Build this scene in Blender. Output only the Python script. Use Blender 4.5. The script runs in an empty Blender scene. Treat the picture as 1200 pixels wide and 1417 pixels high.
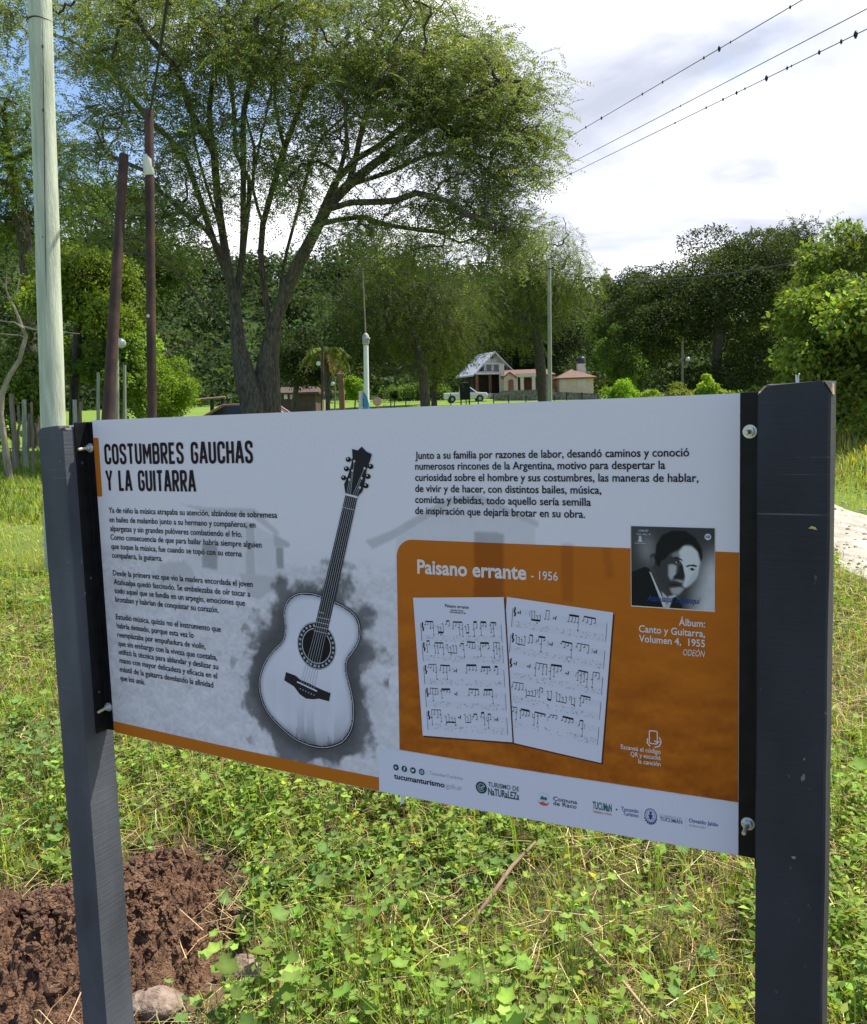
import bpy, math, random, os
import numpy as np
from mathutils import Vector, Matrix, Quaternion
R = math.radians
scene = bpy.context.scene
COL = scene.collection
rng = np.random.default_rng(7)
random.seed(7)

# ------------------------------------------------------------------ camera
EYE, FPX, PITCH, ROLL = 1.5, 1214.18, 0.101496, 0.031805      # focal length in pixels of a 1200 px wide frame
_F = Vector((0, math.cos(PITCH), -math.sin(PITCH)))
_R0 = Vector((1, 0, 0)); _U0 = Vector((0, math.sin(PITCH), math.cos(PITCH)))
_R = math.cos(ROLL)*_R0 - math.sin(ROLL)*_U0
_U = math.sin(ROLL)*_R0 + math.cos(ROLL)*_U0
cam = bpy.data.cameras.new('camera'); camo = bpy.data.objects.new('camera', cam); COL.objects.link(camo)
cam.sensor_fit = 'HORIZONTAL'; cam.sensor_width = 36.0; cam.lens = 36.0*FPX/1200.0
cam.clip_start = 0.05; cam.clip_end = 3000
camo.matrix_world = Matrix(((_R.x, _U.x, -_F.x, 0), (_R.y, _U.y, -_F.y, 0), (_R.z, _U.z, -_F.z, EYE), (0, 0, 0, 1)))
scene.camera = camo

def at(x, y, Y):
    """world point at depth Y along +Y seen at photo pixel x, y"""
    d = _F + _R*((x-600.0)/FPX) + _U*((708.5-y)/FPX)
    return Vector((0, 0, EYE)) + d*(Y/d.y)

# ------------------------------------------------------------------ world, sun, exposure
SUN_AZ, SUN_EL = 68.0, 62.0
world = bpy.data.worlds.new('World'); scene.world = world; world.use_nodes = True
wt = world.node_tree; wt.nodes.clear()
def wn(t, **k):
    n = wt.nodes.new(t)
    for a, b in k.items(): setattr(n, a, b)
    return n
wl = wt.links.new
out = wn('ShaderNodeOutputWorld'); mixs = wn('ShaderNodeMixShader')
bg = wn('ShaderNodeBackground'); bg.inputs[1].default_value = 0.135
sky = wn('ShaderNodeTexSky', sky_type='NISHITA', sun_disc=False, sun_elevation=R(SUN_EL), sun_rotation=R(SUN_AZ), altitude=900, air_density=1.0, dust_density=0.6, ozone_density=1.5)
wl(sky.outputs[0], bg.inputs[0])
tc = wn('ShaderNodeTexCoord'); sep = wn('ShaderNodeSeparateXYZ'); wl(tc.outputs['Generated'], sep.inputs[0])
def wm(op, a, b=None, c=None, clamp=False):
    n = wn('ShaderNodeMath', operation=op, use_clamp=clamp)
    for i, v in enumerate((a, b, c)):
        if v is None: continue
        if isinstance(v, (int, float)): n.inputs[i].default_value = v
        else: wl(v, n.inputs[i])
    return n.outputs[0]
zz = wm('ADD', wm('MAXIMUM', sep.outputs[2], 0.0), 0.22)
comb = wn('ShaderNodeCombineXYZ'); wl(wm('DIVIDE', sep.outputs[0], zz), comb.inputs[0]); wl(wm('DIVIDE', sep.outputs[1], zz), comb.inputs[1])
def wnoise(scale, detail, off, rough=0.55, dist=0.3):
    mp = wn('ShaderNodeMapping'); mp.inputs['Location'].default_value = off; wl(comb.outputs[0], mp.inputs['Vector'])
    n = wn('ShaderNodeTexNoise'); n.inputs['Scale'].default_value = scale; n.inputs['Detail'].default_value = detail
    n.inputs['Roughness'].default_value = rough; n.inputs['Distortion'].default_value = dist
    wl(mp.outputs[0], n.inputs['Vector']); return n.outputs[0]
n1 = wnoise(1.1, 8, (3.1, 1.7, 0.0)); n2 = wnoise(1.7, 6, (9.2, 4.4, 2.0), 0.5, 0.6)
# clouds gather ahead and to the right, the sky behind the camera and up to the left is clearer
side = wm('ADD', wm('MULTIPLY', sep.outputs[0], 0.30), wm('MULTIPLY', sep.outputs[1], 0.26))
low = wm('MULTIPLY', wm('SUBTRACT', 0.35, sep.outputs[2]), 0.20)
cov = wm('ADD', wm('ADD', n1, side), low)
fac = wn('ShaderNodeMapRange', interpolation_type='SMOOTHSTEP'); wl(cov, fac.inputs[0])
fac.inputs[1].default_value = 0.53; fac.inputs[2].default_value = 0.74
cr = wn('ShaderNodeValToRGB'); wl(n2, cr.inputs[0])
cr.color_ramp.elements[0].position = 0.345; cr.color_ramp.elements[0].color = (0.42, 0.45, 0.54, 1)
cr.color_ramp.elements[1].position = 0.565; cr.color_ramp.elements[1].color = (0.98, 0.98, 1.0, 1)
e = cr.color_ramp.elements.new(0.455); e.color = (0.66, 0.68, 0.76, 1)
bgc = wn('ShaderNodeBackground'); bgc.inputs[1].default_value = 0.93; wl(cr.outputs[0], bgc.inputs[0])
wl(fac.outputs[0], mixs.inputs[0]); wl(bg.outputs[0], mixs.inputs[1]); wl(bgc.outputs[0], mixs.inputs[2]); wl(mixs.outputs[0], out.inputs[0])

sl = bpy.data.lights.new('sun', 'SUN'); sl.energy = 5.0; sl.angle = R(0.53); sl.color = (1.0, 0.94, 0.82)
so = bpy.data.objects.new('sun', sl); COL.objects.link(so); so.location = (20, 10, 30)
SUNV = Vector((math.sin(R(SUN_AZ))*math.cos(R(SUN_EL)), math.cos(R(SUN_AZ))*math.cos(R(SUN_EL)), math.sin(R(SUN_EL))))
so.rotation_euler = SUNV.to_track_quat('Z', 'Y').to_euler()
vs = scene.view_settings; vs.view_transform = 'Standard'; vs.look = 'None'; vs.exposure = 0.78; vs.gamma = 1.0
scene.display_settings.display_device = 'sRGB'
scene.cycles.max_bounces = 6; scene.cycles.transparent_max_bounces = 8

# ------------------------------------------------------------------ helpers
def tag(o, label=None, cat=None, group=None, kind=None):
    if label: o['label'] = label
    if cat: o['category'] = cat
    if group: o['group'] = group
    if kind: o['kind'] = kind
    return o
def empty(name, loc, label, cat, group=None):
    o = bpy.data.objects.new(name, None); COL.objects.link(o); o.location = loc; o.empty_display_size = 0.2
    return tag(o, label, cat, group)

def mat(name, color=(.5, .5, .5), rough=0.7, var=0.0, vscale=4.0, bump=0.0, bscale=30.0, metal=0.0, spec=0.4, stretch=(1, 1, 1), dark=None, detail=5.0, coat=0.0):
    m = bpy.data.materials.new(name); m.use_nodes = True
    nt = m.node_tree; b = nt.nodes['Principled BSDF']
    b.inputs['Roughness'].default_value = rough; b.inputs['Metallic'].default_value = metal
    b.inputs['Specular IOR Level'].default_value = spec; b.inputs['Coat Weight'].default_value = coat
    b.inputs['Base Color'].default_value = (*color, 1)
    tcn = nt.nodes.new('ShaderNodeTexCoord'); mp = nt.nodes.new('ShaderNodeMapping'); mp.inputs['Scale'].default_value = stretch
    nt.links.new(tcn.outputs['Object'], mp.inputs['Vector'])
    if var or dark:
        n = nt.nodes.new('ShaderNodeTexNoise'); n.inputs['Scale'].default_value = vscale; n.inputs['Detail'].default_value = detail
        n.inputs['Roughness'].default_value = 0.6
        nt.links.new(mp.outputs[0], n.inputs['Vector'])
        r = nt.nodes.new('ShaderNodeValToRGB'); nt.links.new(n.outputs[0], r.inputs[0])
        lo = dark if dark else tuple(c*(1-var) for c in color); hi = tuple(min(1, c*(1+var)) for c in color)
        r.color_ramp.elements[0].position = 0.35; r.color_ramp.elements[0].color = (*lo, 1)
        r.color_ramp.elements[1].position = 0.65; r.color_ramp.elements[1].color = (*hi, 1)
        nt.links.new(r.outputs[0], b.inputs['Base Color'])
    if bump:
        n = nt.nodes.new('ShaderNodeTexNoise'); n.inputs['Scale'].default_value = bscale; n.inputs['Detail'].default_value = 6
        nt.links.new(mp.outputs[0], n.inputs['Vector'])
        bp = nt.nodes.new('ShaderNodeBump'); bp.inputs['Strength'].default_value = bump; bp.inputs['Distance'].default_value = 0.02
        nt.links.new(n.outputs[0], bp.inputs['Height']); nt.links.new(bp.outputs[0], b.inputs['Normal'])
    return m

def attr_mat(name, rough=0.6, spec=0.3, trans=0.0, bump=0.0, bscale=40.0):
    """colour from the mesh's own Col attribute; trans = share of light let through (leaves)"""
    m = bpy.data.materials.new(name); m.use_nodes = True
    nt = m.node_tree; b = nt.nodes['Principled BSDF']; o = nt.nodes['Material Output']
    a = nt.nodes.new('ShaderNodeAttribute'); a.attribute_name = 'Col'
    b.inputs['Roughness'].default_value = rough; b.inputs['Specular IOR Level'].default_value = spec
    nt.links.new(a.outputs['Color'], b.inputs['Base Color'])
    if bump:
        n = nt.nodes.new('ShaderNodeTexNoise'); n.inputs['Scale'].default_value = bscale; n.inputs['Detail'].default_value = 6
        tcn = nt.nodes.new('ShaderNodeTexCoord'); nt.links.new(tcn.outputs['Object'], n.inputs['Vector'])
        bp = nt.nodes.new('ShaderNodeBump'); bp.inputs['Strength'].default_value = bump; bp.inputs['Distance'].default_value = 0.02
        nt.links.new(n.outputs[0], bp.inputs['Height']); nt.links.new(bp.outputs[0], b.inputs['Normal'])
    if trans:
        t = nt.nodes.new('ShaderNodeBsdfTranslucent'); mx = nt.nodes.new('ShaderNodeMixShader'); mx.inputs[0].default_value = trans
        g = nt.nodes.new('ShaderNodeMix'); g.data_type = 'RGBA'; g.blend_type = 'MULTIPLY'; g.inputs[0].default_value = 1.0
        nt.links.new(a.outputs['Color'], g.inputs[6]); g.inputs[7].default_value = (1.25, 1.28, 0.55, 1)
        nt.links.new(g.outputs[2], t.inputs['Color'])
        nt.links.new(b.outputs[0], mx.inputs[1]); nt.links.new(t.outputs[0], mx.inputs[2]); nt.links.new(mx.outputs[0], o.inputs['Surface'])
    return m

def np_mesh(name, V, F, material, parent=None, col=None, smooth=False, loc=None):
    """V (n,3) world coordinates, F (m,k) one polygon size; col (n,3) optional"""
    V = np.asarray(V, np.float32)
    if loc is not None: V = V - np.asarray(loc, np.float32)
    elif parent is not None: V = V - np.asarray(parent_world(parent), np.float32)
    F = np.asarray(F, np.int32); m, k = F.shape
    me = bpy.data.meshes.new(name)
    me.vertices.add(len(V)); me.vertices.foreach_set('co', V.ravel())
    me.loops.add(m*k); me.loops.foreach_set('vertex_index', F.ravel())
    me.polygons.add(m); me.polygons.foreach_set('loop_start', np.arange(0, m*k, k, dtype=np.int32))
    try: me.polygons.foreach_set('loop_total', np.full(m, k, np.int32))
    except Exception: pass
    if smooth: me.polygons.foreach_set('use_smooth', np.ones(m, bool))
    me.update(calc_edges=True)
    if col is not None:
        c = np.ones((len(V), 4), np.float32); c[:, :3] = col
        ca = me.color_attributes.new('Col', 'FLOAT_COLOR', 'POINT'); ca.data.foreach_set('color', c.ravel())
    for mm in (material if isinstance(material, (list, tuple)) else [material]): me.materials.append(mm)
    o = bpy.data.objects.new(name, me); COL.objects.link(o)
    if parent is not None: o.parent = parent
    elif loc is not None: o.location = loc
    return o
def parent_world(p):
    v = Vector((0, 0, 0))
    while p is not None:
        v = v + p.location; p = p.parent
    return v

class MB:
    """collects shapes given in world coordinates and links them as ONE mesh object"""
    def __init__(s): s.v = []; s.f = []; s.mi = []; s.sm = []; s.m = 0; s.smooth = False
    def add(s, V, F, smooth=None):
        b = len(s.v); s.v += [tuple(p) for p in V]
        for f in F: s.f.append(tuple(b+i for i in f)); s.mi.append(s.m); s.sm.append(s.smooth if smooth is None else smooth)
    def box(s, c, size, rz=0.0, M=None):
        x, y, z = [a/2 for a in size]; c = Vector(c)
        P = [Vector((a, b, d)) for d in (-z, z) for a, b in ((-x, -y), (x, -y), (x, y), (-x, y))]
        q = M if M is not None else Matrix.Rotation(rz, 3, 'Z')
        s.add([q @ p + c for p in P], [(3, 2, 1, 0), (4, 5, 6, 7), (0, 1, 5, 4), (1, 2, 6, 5), (2, 3, 7, 6), (3, 0, 4, 7)])
    def tube(s, pts, rad, n=8, cap=True, smooth=True):
        pts = [Vector(p) for p in pts]
        rad = rad if isinstance(rad, (list, tuple)) else [rad]*len(pts)
        V = []; F = []; up = None
        for i, p in enumerate(pts):
            d = (pts[min(i+1, len(pts)-1)] - pts[max(i-1, 0)])
            d = d.normalized() if d.length > 1e-9 else Vector((0, 0, 1))
            if up is None: up = Vector((1, 0, 0)) if abs(d.x) < .8 else Vector((0, 1, 0))
            a = d.cross(up).normalized(); b = d.cross(a).normalized(); up = -b if False else a.cross(d).normalized()
            for k in range(n):
                t = 2*math.pi*k/n; V.append(p + (a*math.cos(t) + up*math.sin(t))*rad[i])
        for i in range(len(pts)-1):
            for k in range(n):
                F.append((i*n+k, i*n+(k+1) % n, (i+1)*n+(k+1) % n, (i+1)*n+k))
        s.add(V, F, smooth)
        if cap:
            L = len(pts)-1
            s.add(V[:n], [tuple(range(n-1, -1, -1))], False); s.add(V[L*n:], [tuple(range(n))], False)
    def prism(s, poly, z0, z1):
        n = len(poly); V = [(x, y, z0) for x, y in poly] + [(x, y, z1) for x, y in poly]
        s.add(V, [tuple(range(n-1, -1, -1)), tuple(range(n, 2*n))] + [(i, (i+1) % n, n+(i+1) % n, n+i) for i in range(n)])
    def extrude(s, P, d):
        n = len(P); d = Vector(d); V = [Vector(p) for p in P] + [Vector(p)+d for p in P]
        s.add(V, [tuple(range(n-1, -1, -1)), tuple(range(n, 2*n))] + [(i, (i+1) % n, n+(i+1) % n, n+i) for i in range(n)])
    def ball(s, c, r, n=10, m=7, sq=(1, 1, 1), jit=0.0):
        c = Vector(c); V = []; F = []
        for j in range(m+1):
            t = math.pi*j/m
            for k in range(n):
                p = 2*math.pi*k/n; q = 1 + (random.uniform(-jit, jit) if jit else 0)
                V.append(c + Vector((math.sin(t)*math.cos(p)*sq[0], math.sin(t)*math.sin(p)*sq[1], math.cos(t)*sq[2]))*r*q)
        for j in range(m):
            for k in range(n): F.append((j*n+k, (j+1)*n+k, (j+1)*n+(k+1) % n, j*n+(k+1) % n))
        s.add(V, F, True)
    def build(s, name, mats, parent=None, loc=None, bevel=0.0):
        me = bpy.data.meshes.new(name)
        off = parent_world(parent) if parent is not None else (Vector(loc) if loc is not None else Vector((0, 0, 0)))
        me.from_pydata([tuple(Vector(p)-off) for p in s.v], [], s.f); me.update()
        for mm in (mats if isinstance(mats, (list, tuple)) else [mats]): me.materials.append(mm)
        me.polygons.foreach_set('material_index', s.mi); me.polygons.foreach_set('use_smooth', s.sm)
        o = bpy.data.objects.new(name, me); COL.objects.link(o)
        if parent is not None: o.parent = parent
        elif loc is not None: o.location = off
        if bevel:
            b = o.modifiers.new('bevel', 'BEVEL'); b.width = bevel; b.segments = 2; b.limit_method = 'ANGLE'; b.angle_limit = R(40)
        return o

def fbm(x, y, seed=0, octaves=4, lac=2.0, gain=0.5):
    """value noise on arrays, 0..1"""
    x = np.asarray(x, float); y = np.asarray(y, float); tot = 0; amp = 1; nrm = 0
    for o in range(octaves):
        xi = np.floor(x).astype(np.int64); yi = np.floor(y).astype(np.int64); fx = x-xi; fy = y-yi
        fx = fx*fx*(3-2*fx); fy = fy*fy*(3-2*fy)
        def h(a, b):
            n = (a*374761393 + b*668265263 + (seed+o*17)*1442695041) & 0xffffffff
            n = ((n ^ (n >> 13))*1274126177) & 0xffffffff
            return ((n ^ (n >> 16)) & 0xffff)/65535.0
        v = (h(xi, yi)*(1-fx)+h(xi+1, yi)*fx)*(1-fy) + (h(xi, yi+1)*(1-fx)+h(xi+1, yi+1)*fx)*fy
        tot = tot + v*amp; nrm += amp; amp *= gain; x = x*lac+13.7; y = y*lac+7.3
    return tot/nrm
def sstep(a, b, x):
    t = np.clip((np.asarray(x, float)-a)/(b-a), 0, 1); return t*t*(3-2*t)

# ------------------------------------------------------------------ terrain
def gz(x, y):
    x = np.asarray(x, float); y = np.asarray(y, float)
    t = np.clip(y-2, 0, 118)
    z = .03*t + .00009*t*t
    z = z + .05*np.clip(-(x+3), 0, 14)*sstep(4, 14, y)*(1-sstep(40, 60, y))
    z = z + .45*sstep(5.3, 6.8, x-0.03*(y-8))*sstep(4, 8, y)*(1-sstep(25, 40, y))
    z = z + (fbm(x*.9, y*.9, 3, 3)-.5)*.08*sstep(1, 6, np.hypot(x, y)) + (fbm(x*.12, y*.12, 5, 2)-.5)*.5*sstep(15, 40, y)
    return z
def gzf(x, y): return float(gz(x, y))
def ground_at(px, Y):
    """world point on the terrain under photo column px at depth Y"""
    p = at(px, 590, Y); z = gzf(p.x, Y)
    for i in range(3):
        h = (1.5-z)/Y*FPX; p = at(px, 590+h, Y); z = gzf(p.x, Y)
    return Vector((p.x, Y, z))

n = 260
s_ = np.linspace(-1, 1, n)
gx = np.sinh(s_*4.6)/np.sinh(4.6)*260
t_ = np.linspace(0, 1, n)
gy = -40 + 44*np.clip(t_/.2, 0, 1) + np.where(t_ > .2, np.sinh((t_-.2)/.8*3.6)/np.sinh(3.6)*420, 0)
GX, GY = np.meshgrid(gx, gy); GZ = gz(GX, GY)
def grid_faces(nx, ny):
    i = np.arange(nx*ny).reshape(ny, nx)
    return np.stack([i[:-1, :-1].ravel(), i[:-1, 1:].ravel(), i[1:, 1:].ravel(), i[1:, :-1].ravel()], 1)
GRID = np.stack([GX.ravel(), GY.ravel(), GZ.ravel()], 1)
d_ = np.hypot(GRID[:, 0], GRID[:, 1])
nz = fbm(GRID[:, 0]*2.2, GRID[:, 1]*2.2, 11, 4)[:, None]
near = np.array([.055, .042, .024])*(1-nz) + np.array([.11, .095, .04])*nz
far = np.array([.11, .19, .03])*(1-nz) + np.array([.17, .23, .045])*nz
near = near + (np.array([.13, .085, .058])-near)*(1-sstep(.55, 1.05, np.hypot((GRID[:, 0]+1.15)/1.15, (GRID[:, 1]-2.3)/.95)))[:, None]
w_ = sstep(5, 16, d_)[:, None]
ground = np_mesh('ground', GRID, grid_faces(n, n), attr_mat('grassy_earth', .95, .1, 0, .8, 9.0), None, near*(1-w_)+far*w_, True)
tag(ground, kind='structure')

# pale dirt track running away to the right of the sign
tr = np.linspace(-14, 60, 120); tw = np.linspace(-1, 1, 9)
TY, TW = np.meshgrid(tr, tw, indexing='ij')
cx = 4.17 + .028*(TY-8) + .35*np.sin(TY*.11-.6); hw = .80 + .07*(fbm(TY*1.3, TW*0+2, 9, 3)-.5)*4
TX = cx + TW*hw + .10*(fbm(TY*1.7, TW*1.2, 21, 3)-.5)
TZ = gz(TX, TY) + .028 - .035*np.abs(TW)**6
road_m = mat('pale_dirt', (.50, .455, .385), .95, .14, 3.5, .8, 60, spec=.1, dark=(.35, .31, .25), stretch=(2.2, .7, 1), detail=9)
road = np_mesh('dirt_track', np.stack([TX.ravel(), TY.ravel(), TZ.ravel()], 1), grid_faces(9, 120), road_m, None, None, True)
tag(road, kind='structure')

# wooded ridge behind the village
hx = np.linspace(-260, 260, 120); hy = np.linspace(100, 300, 50); HX, HY = np.meshgrid(hx, hy)
def hillz(x, y):
    top = 24.5 - x*.15 + 10*(fbm(x*.02, y*.01, 31, 3)-.5)
    top = np.clip(top, 7, 60)
    p = sstep(112, 195, y)
    return gz(x, np.minimum(y, 118))-1.5 + p*top*(1-.5*sstep(205, 300, y)) + 3*(fbm(x*.05, y*.05, 37, 3)-.5)*p
HZ = hillz(HX, HY)
hill = np_mesh('hill', np.stack([HX.ravel(), HY.ravel(), HZ.ravel()], 1), grid_faces(120, 50), mat('hill_undergrowth', (.035, .06, .018), .95, .4, .12, spec=.05), None, None, True)
tag(hill, kind='structure')
# ------------------------------------------------------------------ the information sign
SW, SH = 1.2525, 0.65
TL = Vector((-0.68374, 1.78487, 1.52630)); SD = Vector((0.878298, -0.478113, 0)); SN = Vector((-0.478113, -0.878298, 0))
BOWMAX = 0.024
def bow(u, v):
    t = np.clip(np.asarray(u, float)/SW, 0, 1); s = np.clip((SH-np.asarray(v, float))/SH, 0, 1)
    return BOWMAX*np.sin(np.pi*t)*s**1.3
def PA(uv, h):
    """panel metres (u right, v up from the lower edge, h towards the reader) to world; the board bellies out a little"""
    uv = np.asarray(uv, float).reshape(-1, 2); hh = bow(uv[:, 0], uv[:, 1]) + h
    t = np.array(TL) - np.array([0, 0, SH])
    return t + uv[:, :1]*np.array(SD) + hh[:, None]*np.array(SN) + uv[:, 1:]*np.array([0, 0, 1.0])
def PF(u, h, z):                                     # flat, z absolute
    return Vector((TL.x, TL.y, 0)) + SD*u + SN*h + Vector((0, 0, z))

sign = empty('information_sign', (TL + SD*(SW/2))*1.0, 'white and orange information board about a guitar, bolted between two grey posts', 'sign')
sign.location.z = 0.0

def post_mat(name, base):
    m = bpy.data.materials.new(name); m.use_nodes = True; nt = m.node_tree; b = nt.nodes['Principled BSDF']; L = nt.links.new
    tcn = nt.nodes.new('ShaderNodeTexCoord')
    def noise(sc, st, det=5, loc=(0, 0, 0)):
        mp = nt.nodes.new('ShaderNodeMapping'); mp.inputs['Scale'].default_value = st; mp.inputs['Location'].default_value = loc; L(tcn.outputs['Object'], mp.inputs['Vector'])
        q = nt.nodes.new('ShaderNodeTexNoise'); q.inputs['Scale'].default_value = sc; q.inputs['Detail'].default_value = det; L(mp.outputs[0], q.inputs['Vector']); return q.outputs[0]
    r = nt.nodes.new('ShaderNodeValToRGB'); L(noise(7, (1, 1, .5), 7), r.inputs[0])
    r.color_ramp.elements[0].position = .32; r.color_ramp.elements[0].color = (*[c*.60 for c in base], 1)
    r.color_ramp.elements[1].position = .7; r.color_ramp.elements[1].color = (*[c*1.25 for c in base], 1)
    # thin pale saw lines across the grain and small chips of bare wood
    saw = noise(60, (.05, .05, 3.0), 2, (3, 0, 0)); sr = nt.nodes.new('ShaderNodeMapRange'); L(saw, sr.inputs[0]); sr.inputs[1].default_value = .67; sr.inputs[2].default_value = .75
    sr.inputs[4].default_value = .38
    part = nt.nodes.new('ShaderNodeMapRange'); L(noise(14, (1, 1, .6), 3, (7, 2, 1)), part.inputs[0]); part.inputs[1].default_value = .5; part.inputs[2].default_value = .62
    mu = nt.nodes.new('ShaderNodeMath'); mu.operation = 'MULTIPLY'; L(sr.outputs[0], mu.inputs[0]); L(part.outputs[0], mu.inputs[1])
    mx = nt.nodes.new('ShaderNodeMix'); mx.data_type = 'RGBA'; L(mu.outputs[0], mx.inputs[0]); L(r.outputs[0], mx.inputs[6]); mx.inputs[7].default_value = (.28, .26, .27, 1)
    ch = nt.nodes.new('ShaderNodeMapRange'); L(noise(95, (1, 1, .45), 2, (1, 5, 2)), ch.inputs[0]); ch.inputs[1].default_value = .715; ch.inputs[2].default_value = .76
    ar = nt.nodes.new('ShaderNodeMapRange'); L(noise(9, (1, 1, .25), 2, (4, 4, 9)), ar.inputs[0]); ar.inputs[1].default_value = .50; ar.inputs[2].default_value = .64
    mc = nt.nodes.new('ShaderNodeMath'); mc.operation = 'MULTIPLY'; L(ch.outputs[0], mc.inputs[0]); L(ar.outputs[0], mc.inputs[1])
    mx2 = nt.nodes.new('ShaderNodeMix'); mx2.data_type = 'RGBA'; L(mc.outputs[0], mx2.inputs[0]); L(mx.outputs[2], mx2.inputs[6]); mx2.inputs[7].default_value = (.36, .27, .24, 1)
    L(mx2.outputs[2], b.inputs['Base Color'])
    b.inputs['Roughness'].default_value = .62; b.inputs['Specular IOR Level'].default_value = .22
    ad = nt.nodes.new('ShaderNodeMath'); ad.operation = 'ADD'; L(noise(60, (.12, .12, 3.0), 3), ad.inputs[0]); L(noise(30, (1, 1, .3), 5), ad.inputs[1])
    bp = nt.nodes.new('ShaderNodeBump'); bp.inputs['Strength'].default_value = .22; bp.inputs['Distance'].default_value = .004; L(ad.outputs[0], bp.inputs['Height']); L(bp.outputs[0], b.inputs['Normal'])
    return m
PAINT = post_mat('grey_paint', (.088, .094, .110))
BARE = mat('bare_wood', (.42, .30, .20), .85, .25, 30, .3, 60)
BLACK = mat('black_steel', (.007, .007, .008), .5, .5, 30, .05, 90, spec=.22)
ZINC = mat('zinc', (.66, .67, .68), .35, .15, 60, metal=.45)
BRASS = mat('yellow_zinc', (.66, .60, .38), .35, .15, 60, metal=.4)

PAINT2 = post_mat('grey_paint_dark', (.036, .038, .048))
def post(u0, u1, h0, h1, top, cut, paint):
    m = MB()
    nz_ = 26; r_ = random.Random(int(top*1000))
    outline = [(0, 0)]; 
    levels = [-.35 + (top+.35-cut)*k/nz_ for k in range(nz_+1)]
    ring = lambda z, c: [PF(u0+c, h1, z), PF(u1-c, h1, z), PF(u1, h1-c, z), PF(u1, h0+c, z), PF(u1-c, h0, z), PF(u0+c, h0, z), PF(u0, h0+c, z), PF(u0, h1-c, z)]
    V = []
    for z in levels:
        q = [p + Vector((r_.uniform(-1, 1), r_.uniform(-1, 1), 0))*.0006 for p in ring(z, .003)]; V += q
    q = ring(top, .003)
    # sawn top: the corners are knocked off
    q[0] = PF(u0+.016, h1, top-.004); q[7] = PF(u0+.012, h1-.004, top-.003); q[1] = PF(u1-.011, h1, top-.001); q[2] = PF(u1-.008, h1-.003, top-.001)
    V += q
    F = []
    for i in range(nz_+1):
        for k in range(8): F.append((i*8+k, i*8+(k+1) % 8, (i+1)*8+(k+1) % 8, (i+1)*8+k))
    F.append(tuple(range((nz_+1)*8, (nz_+2)*8)))
    m.add(V, F, False)
    return m.build('post', paint, sign)
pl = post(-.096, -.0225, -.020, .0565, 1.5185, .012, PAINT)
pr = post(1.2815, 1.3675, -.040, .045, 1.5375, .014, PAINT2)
# raw timber showing at the broken top corners, a bent nail, a fleck of leaf
m = MB()
m.extrude([PF(1.2812, .042, 1.5225), PF(1.2935, .0458, 1.5335), PF(1.2880, .040, 1.5335), PF(1.2812, .034, 1.5265)], SN*-.018)
m.build('bare_wood', BARE, pr)
m = MB(); m.extrude([PF(1.3595, .0455, 1.5362), PF(1.3685, .043, 1.5335), PF(1.3688, .040, 1.5195), PF(1.3672, .0456, 1.5235)], SN*-.03); m.build('bare_wood', BARE, pr)
m = MB(); m.tube([PF(1.327, .02, 1.530), PF(1.327, .021, 1.5445), PF(1.3285, .022, 1.5475)], [.0011, .0011, .0009], 6); m.tube([PF(1.3245, .02, 1.535), PF(1.3242, .021, 1.5462)], .0009, 6); m.build('nail', ZINC, pr)
m = MB(); m.add([PF(1.343, .0462, 1.3515), PF(1.347, .0500, 1.3555), PF(1.352, .0475, 1.3535), PF(1.3535, .0462, 1.3500), PF(1.348, .0485, 1.3515)], [(0, 4, 1), (1, 4, 2), (2, 4, 3)]); m.build('leaf_fleck', mat('dry_fleck', (.55, .45, .22), .8), pr)
m = MB(); m.ball(PF(1.330, .0455, .912), .003, 8, 5, (1, 1, .7), .25); m.build('bare_wood', BARE, pr)
m = MB(); m.extrude([PF(-.026, .0572, 1.5160), PF(-.019, .0540, 1.5165), PF(-.0205, .0500, 1.5125), PF(-.0225, .0568, 1.5120)], SN*-.012); m.build('bare_wood', BARE, pl)

def bracket(side, zb, zt):
    m = MB(); ue = -.0222 if side < 0 else 1.2812        # inner face of the post
    s = 1 if side < 0 else -1
    u_in = -.0001 if side < 0 else SW+.0001
    prof = [(ue, .028), (ue+s*.0030, .028), (ue+s*.0030, -.0006), (u_in, -.0006), (u_in, -.0036), (ue, -.0036)]
    if side < 0: prof = prof[::-1]
    a = [PF(u, h, zb) for u, h in prof]; 
    m.extrude(a, (0, 0, zt-zb))
    b = m.build('bracket', BLACK, sign, bevel=.0008)
    return b
def hexring(c, ax, r, h):
    m = MB(); ax = Vector(ax); a = Vector((0, 0, 1)); b_ = ax.cross(a)
    P = [c + (a*math.cos(k*math.pi/3+.4)+b_*math.sin(k*math.pi/3+.4))*r for k in range(6)]; m.extrude(P, ax*h); return m
for side, zb, zt in ((-1, .8790, 1.5235), (1, .8760, 1.5272)):
    br = bracket(side, zb, zt)
    uc = -.0112 if side < 0 else SW+.0127
    for z in (zt-.0525, zb+.050):
        c = PF(uc, -.0006, z)
        m = MB(); m.tube([c, c+SN*.0016], [.0092, .0092], 20, True, False); m.build('washer', ZINC, br)
        m = MB(); tilt = Vector((random.uniform(-.0015, .0015), 0, random.uniform(-.003, 0)))
        m.tube([c+SN*.0015, c+SN*.008, c+SN*.0295+tilt, c+SN*.0305+tilt], [.0031, .0031, .0031, .0023], 12)
        bo = m.build('bolt', BRASS, br)
        m = hexring(c+SN*.0017, SN, .0066, .0058); m.build('nut', ZINC, br)
    if side < 0:
        for z, h in ((1.4405, .0135), (1.2045, .013), (.964, .013)):
            c = PF(-.0192, h, z)
            m = MB(); m.tube([c, c+SD*.0012, c+SD*.0022], [.0048, .0042, .0022], 14); sc = m.build('screw', mat('screw_black', (.05, .05, .05), .25, metal=.8), br)

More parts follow.
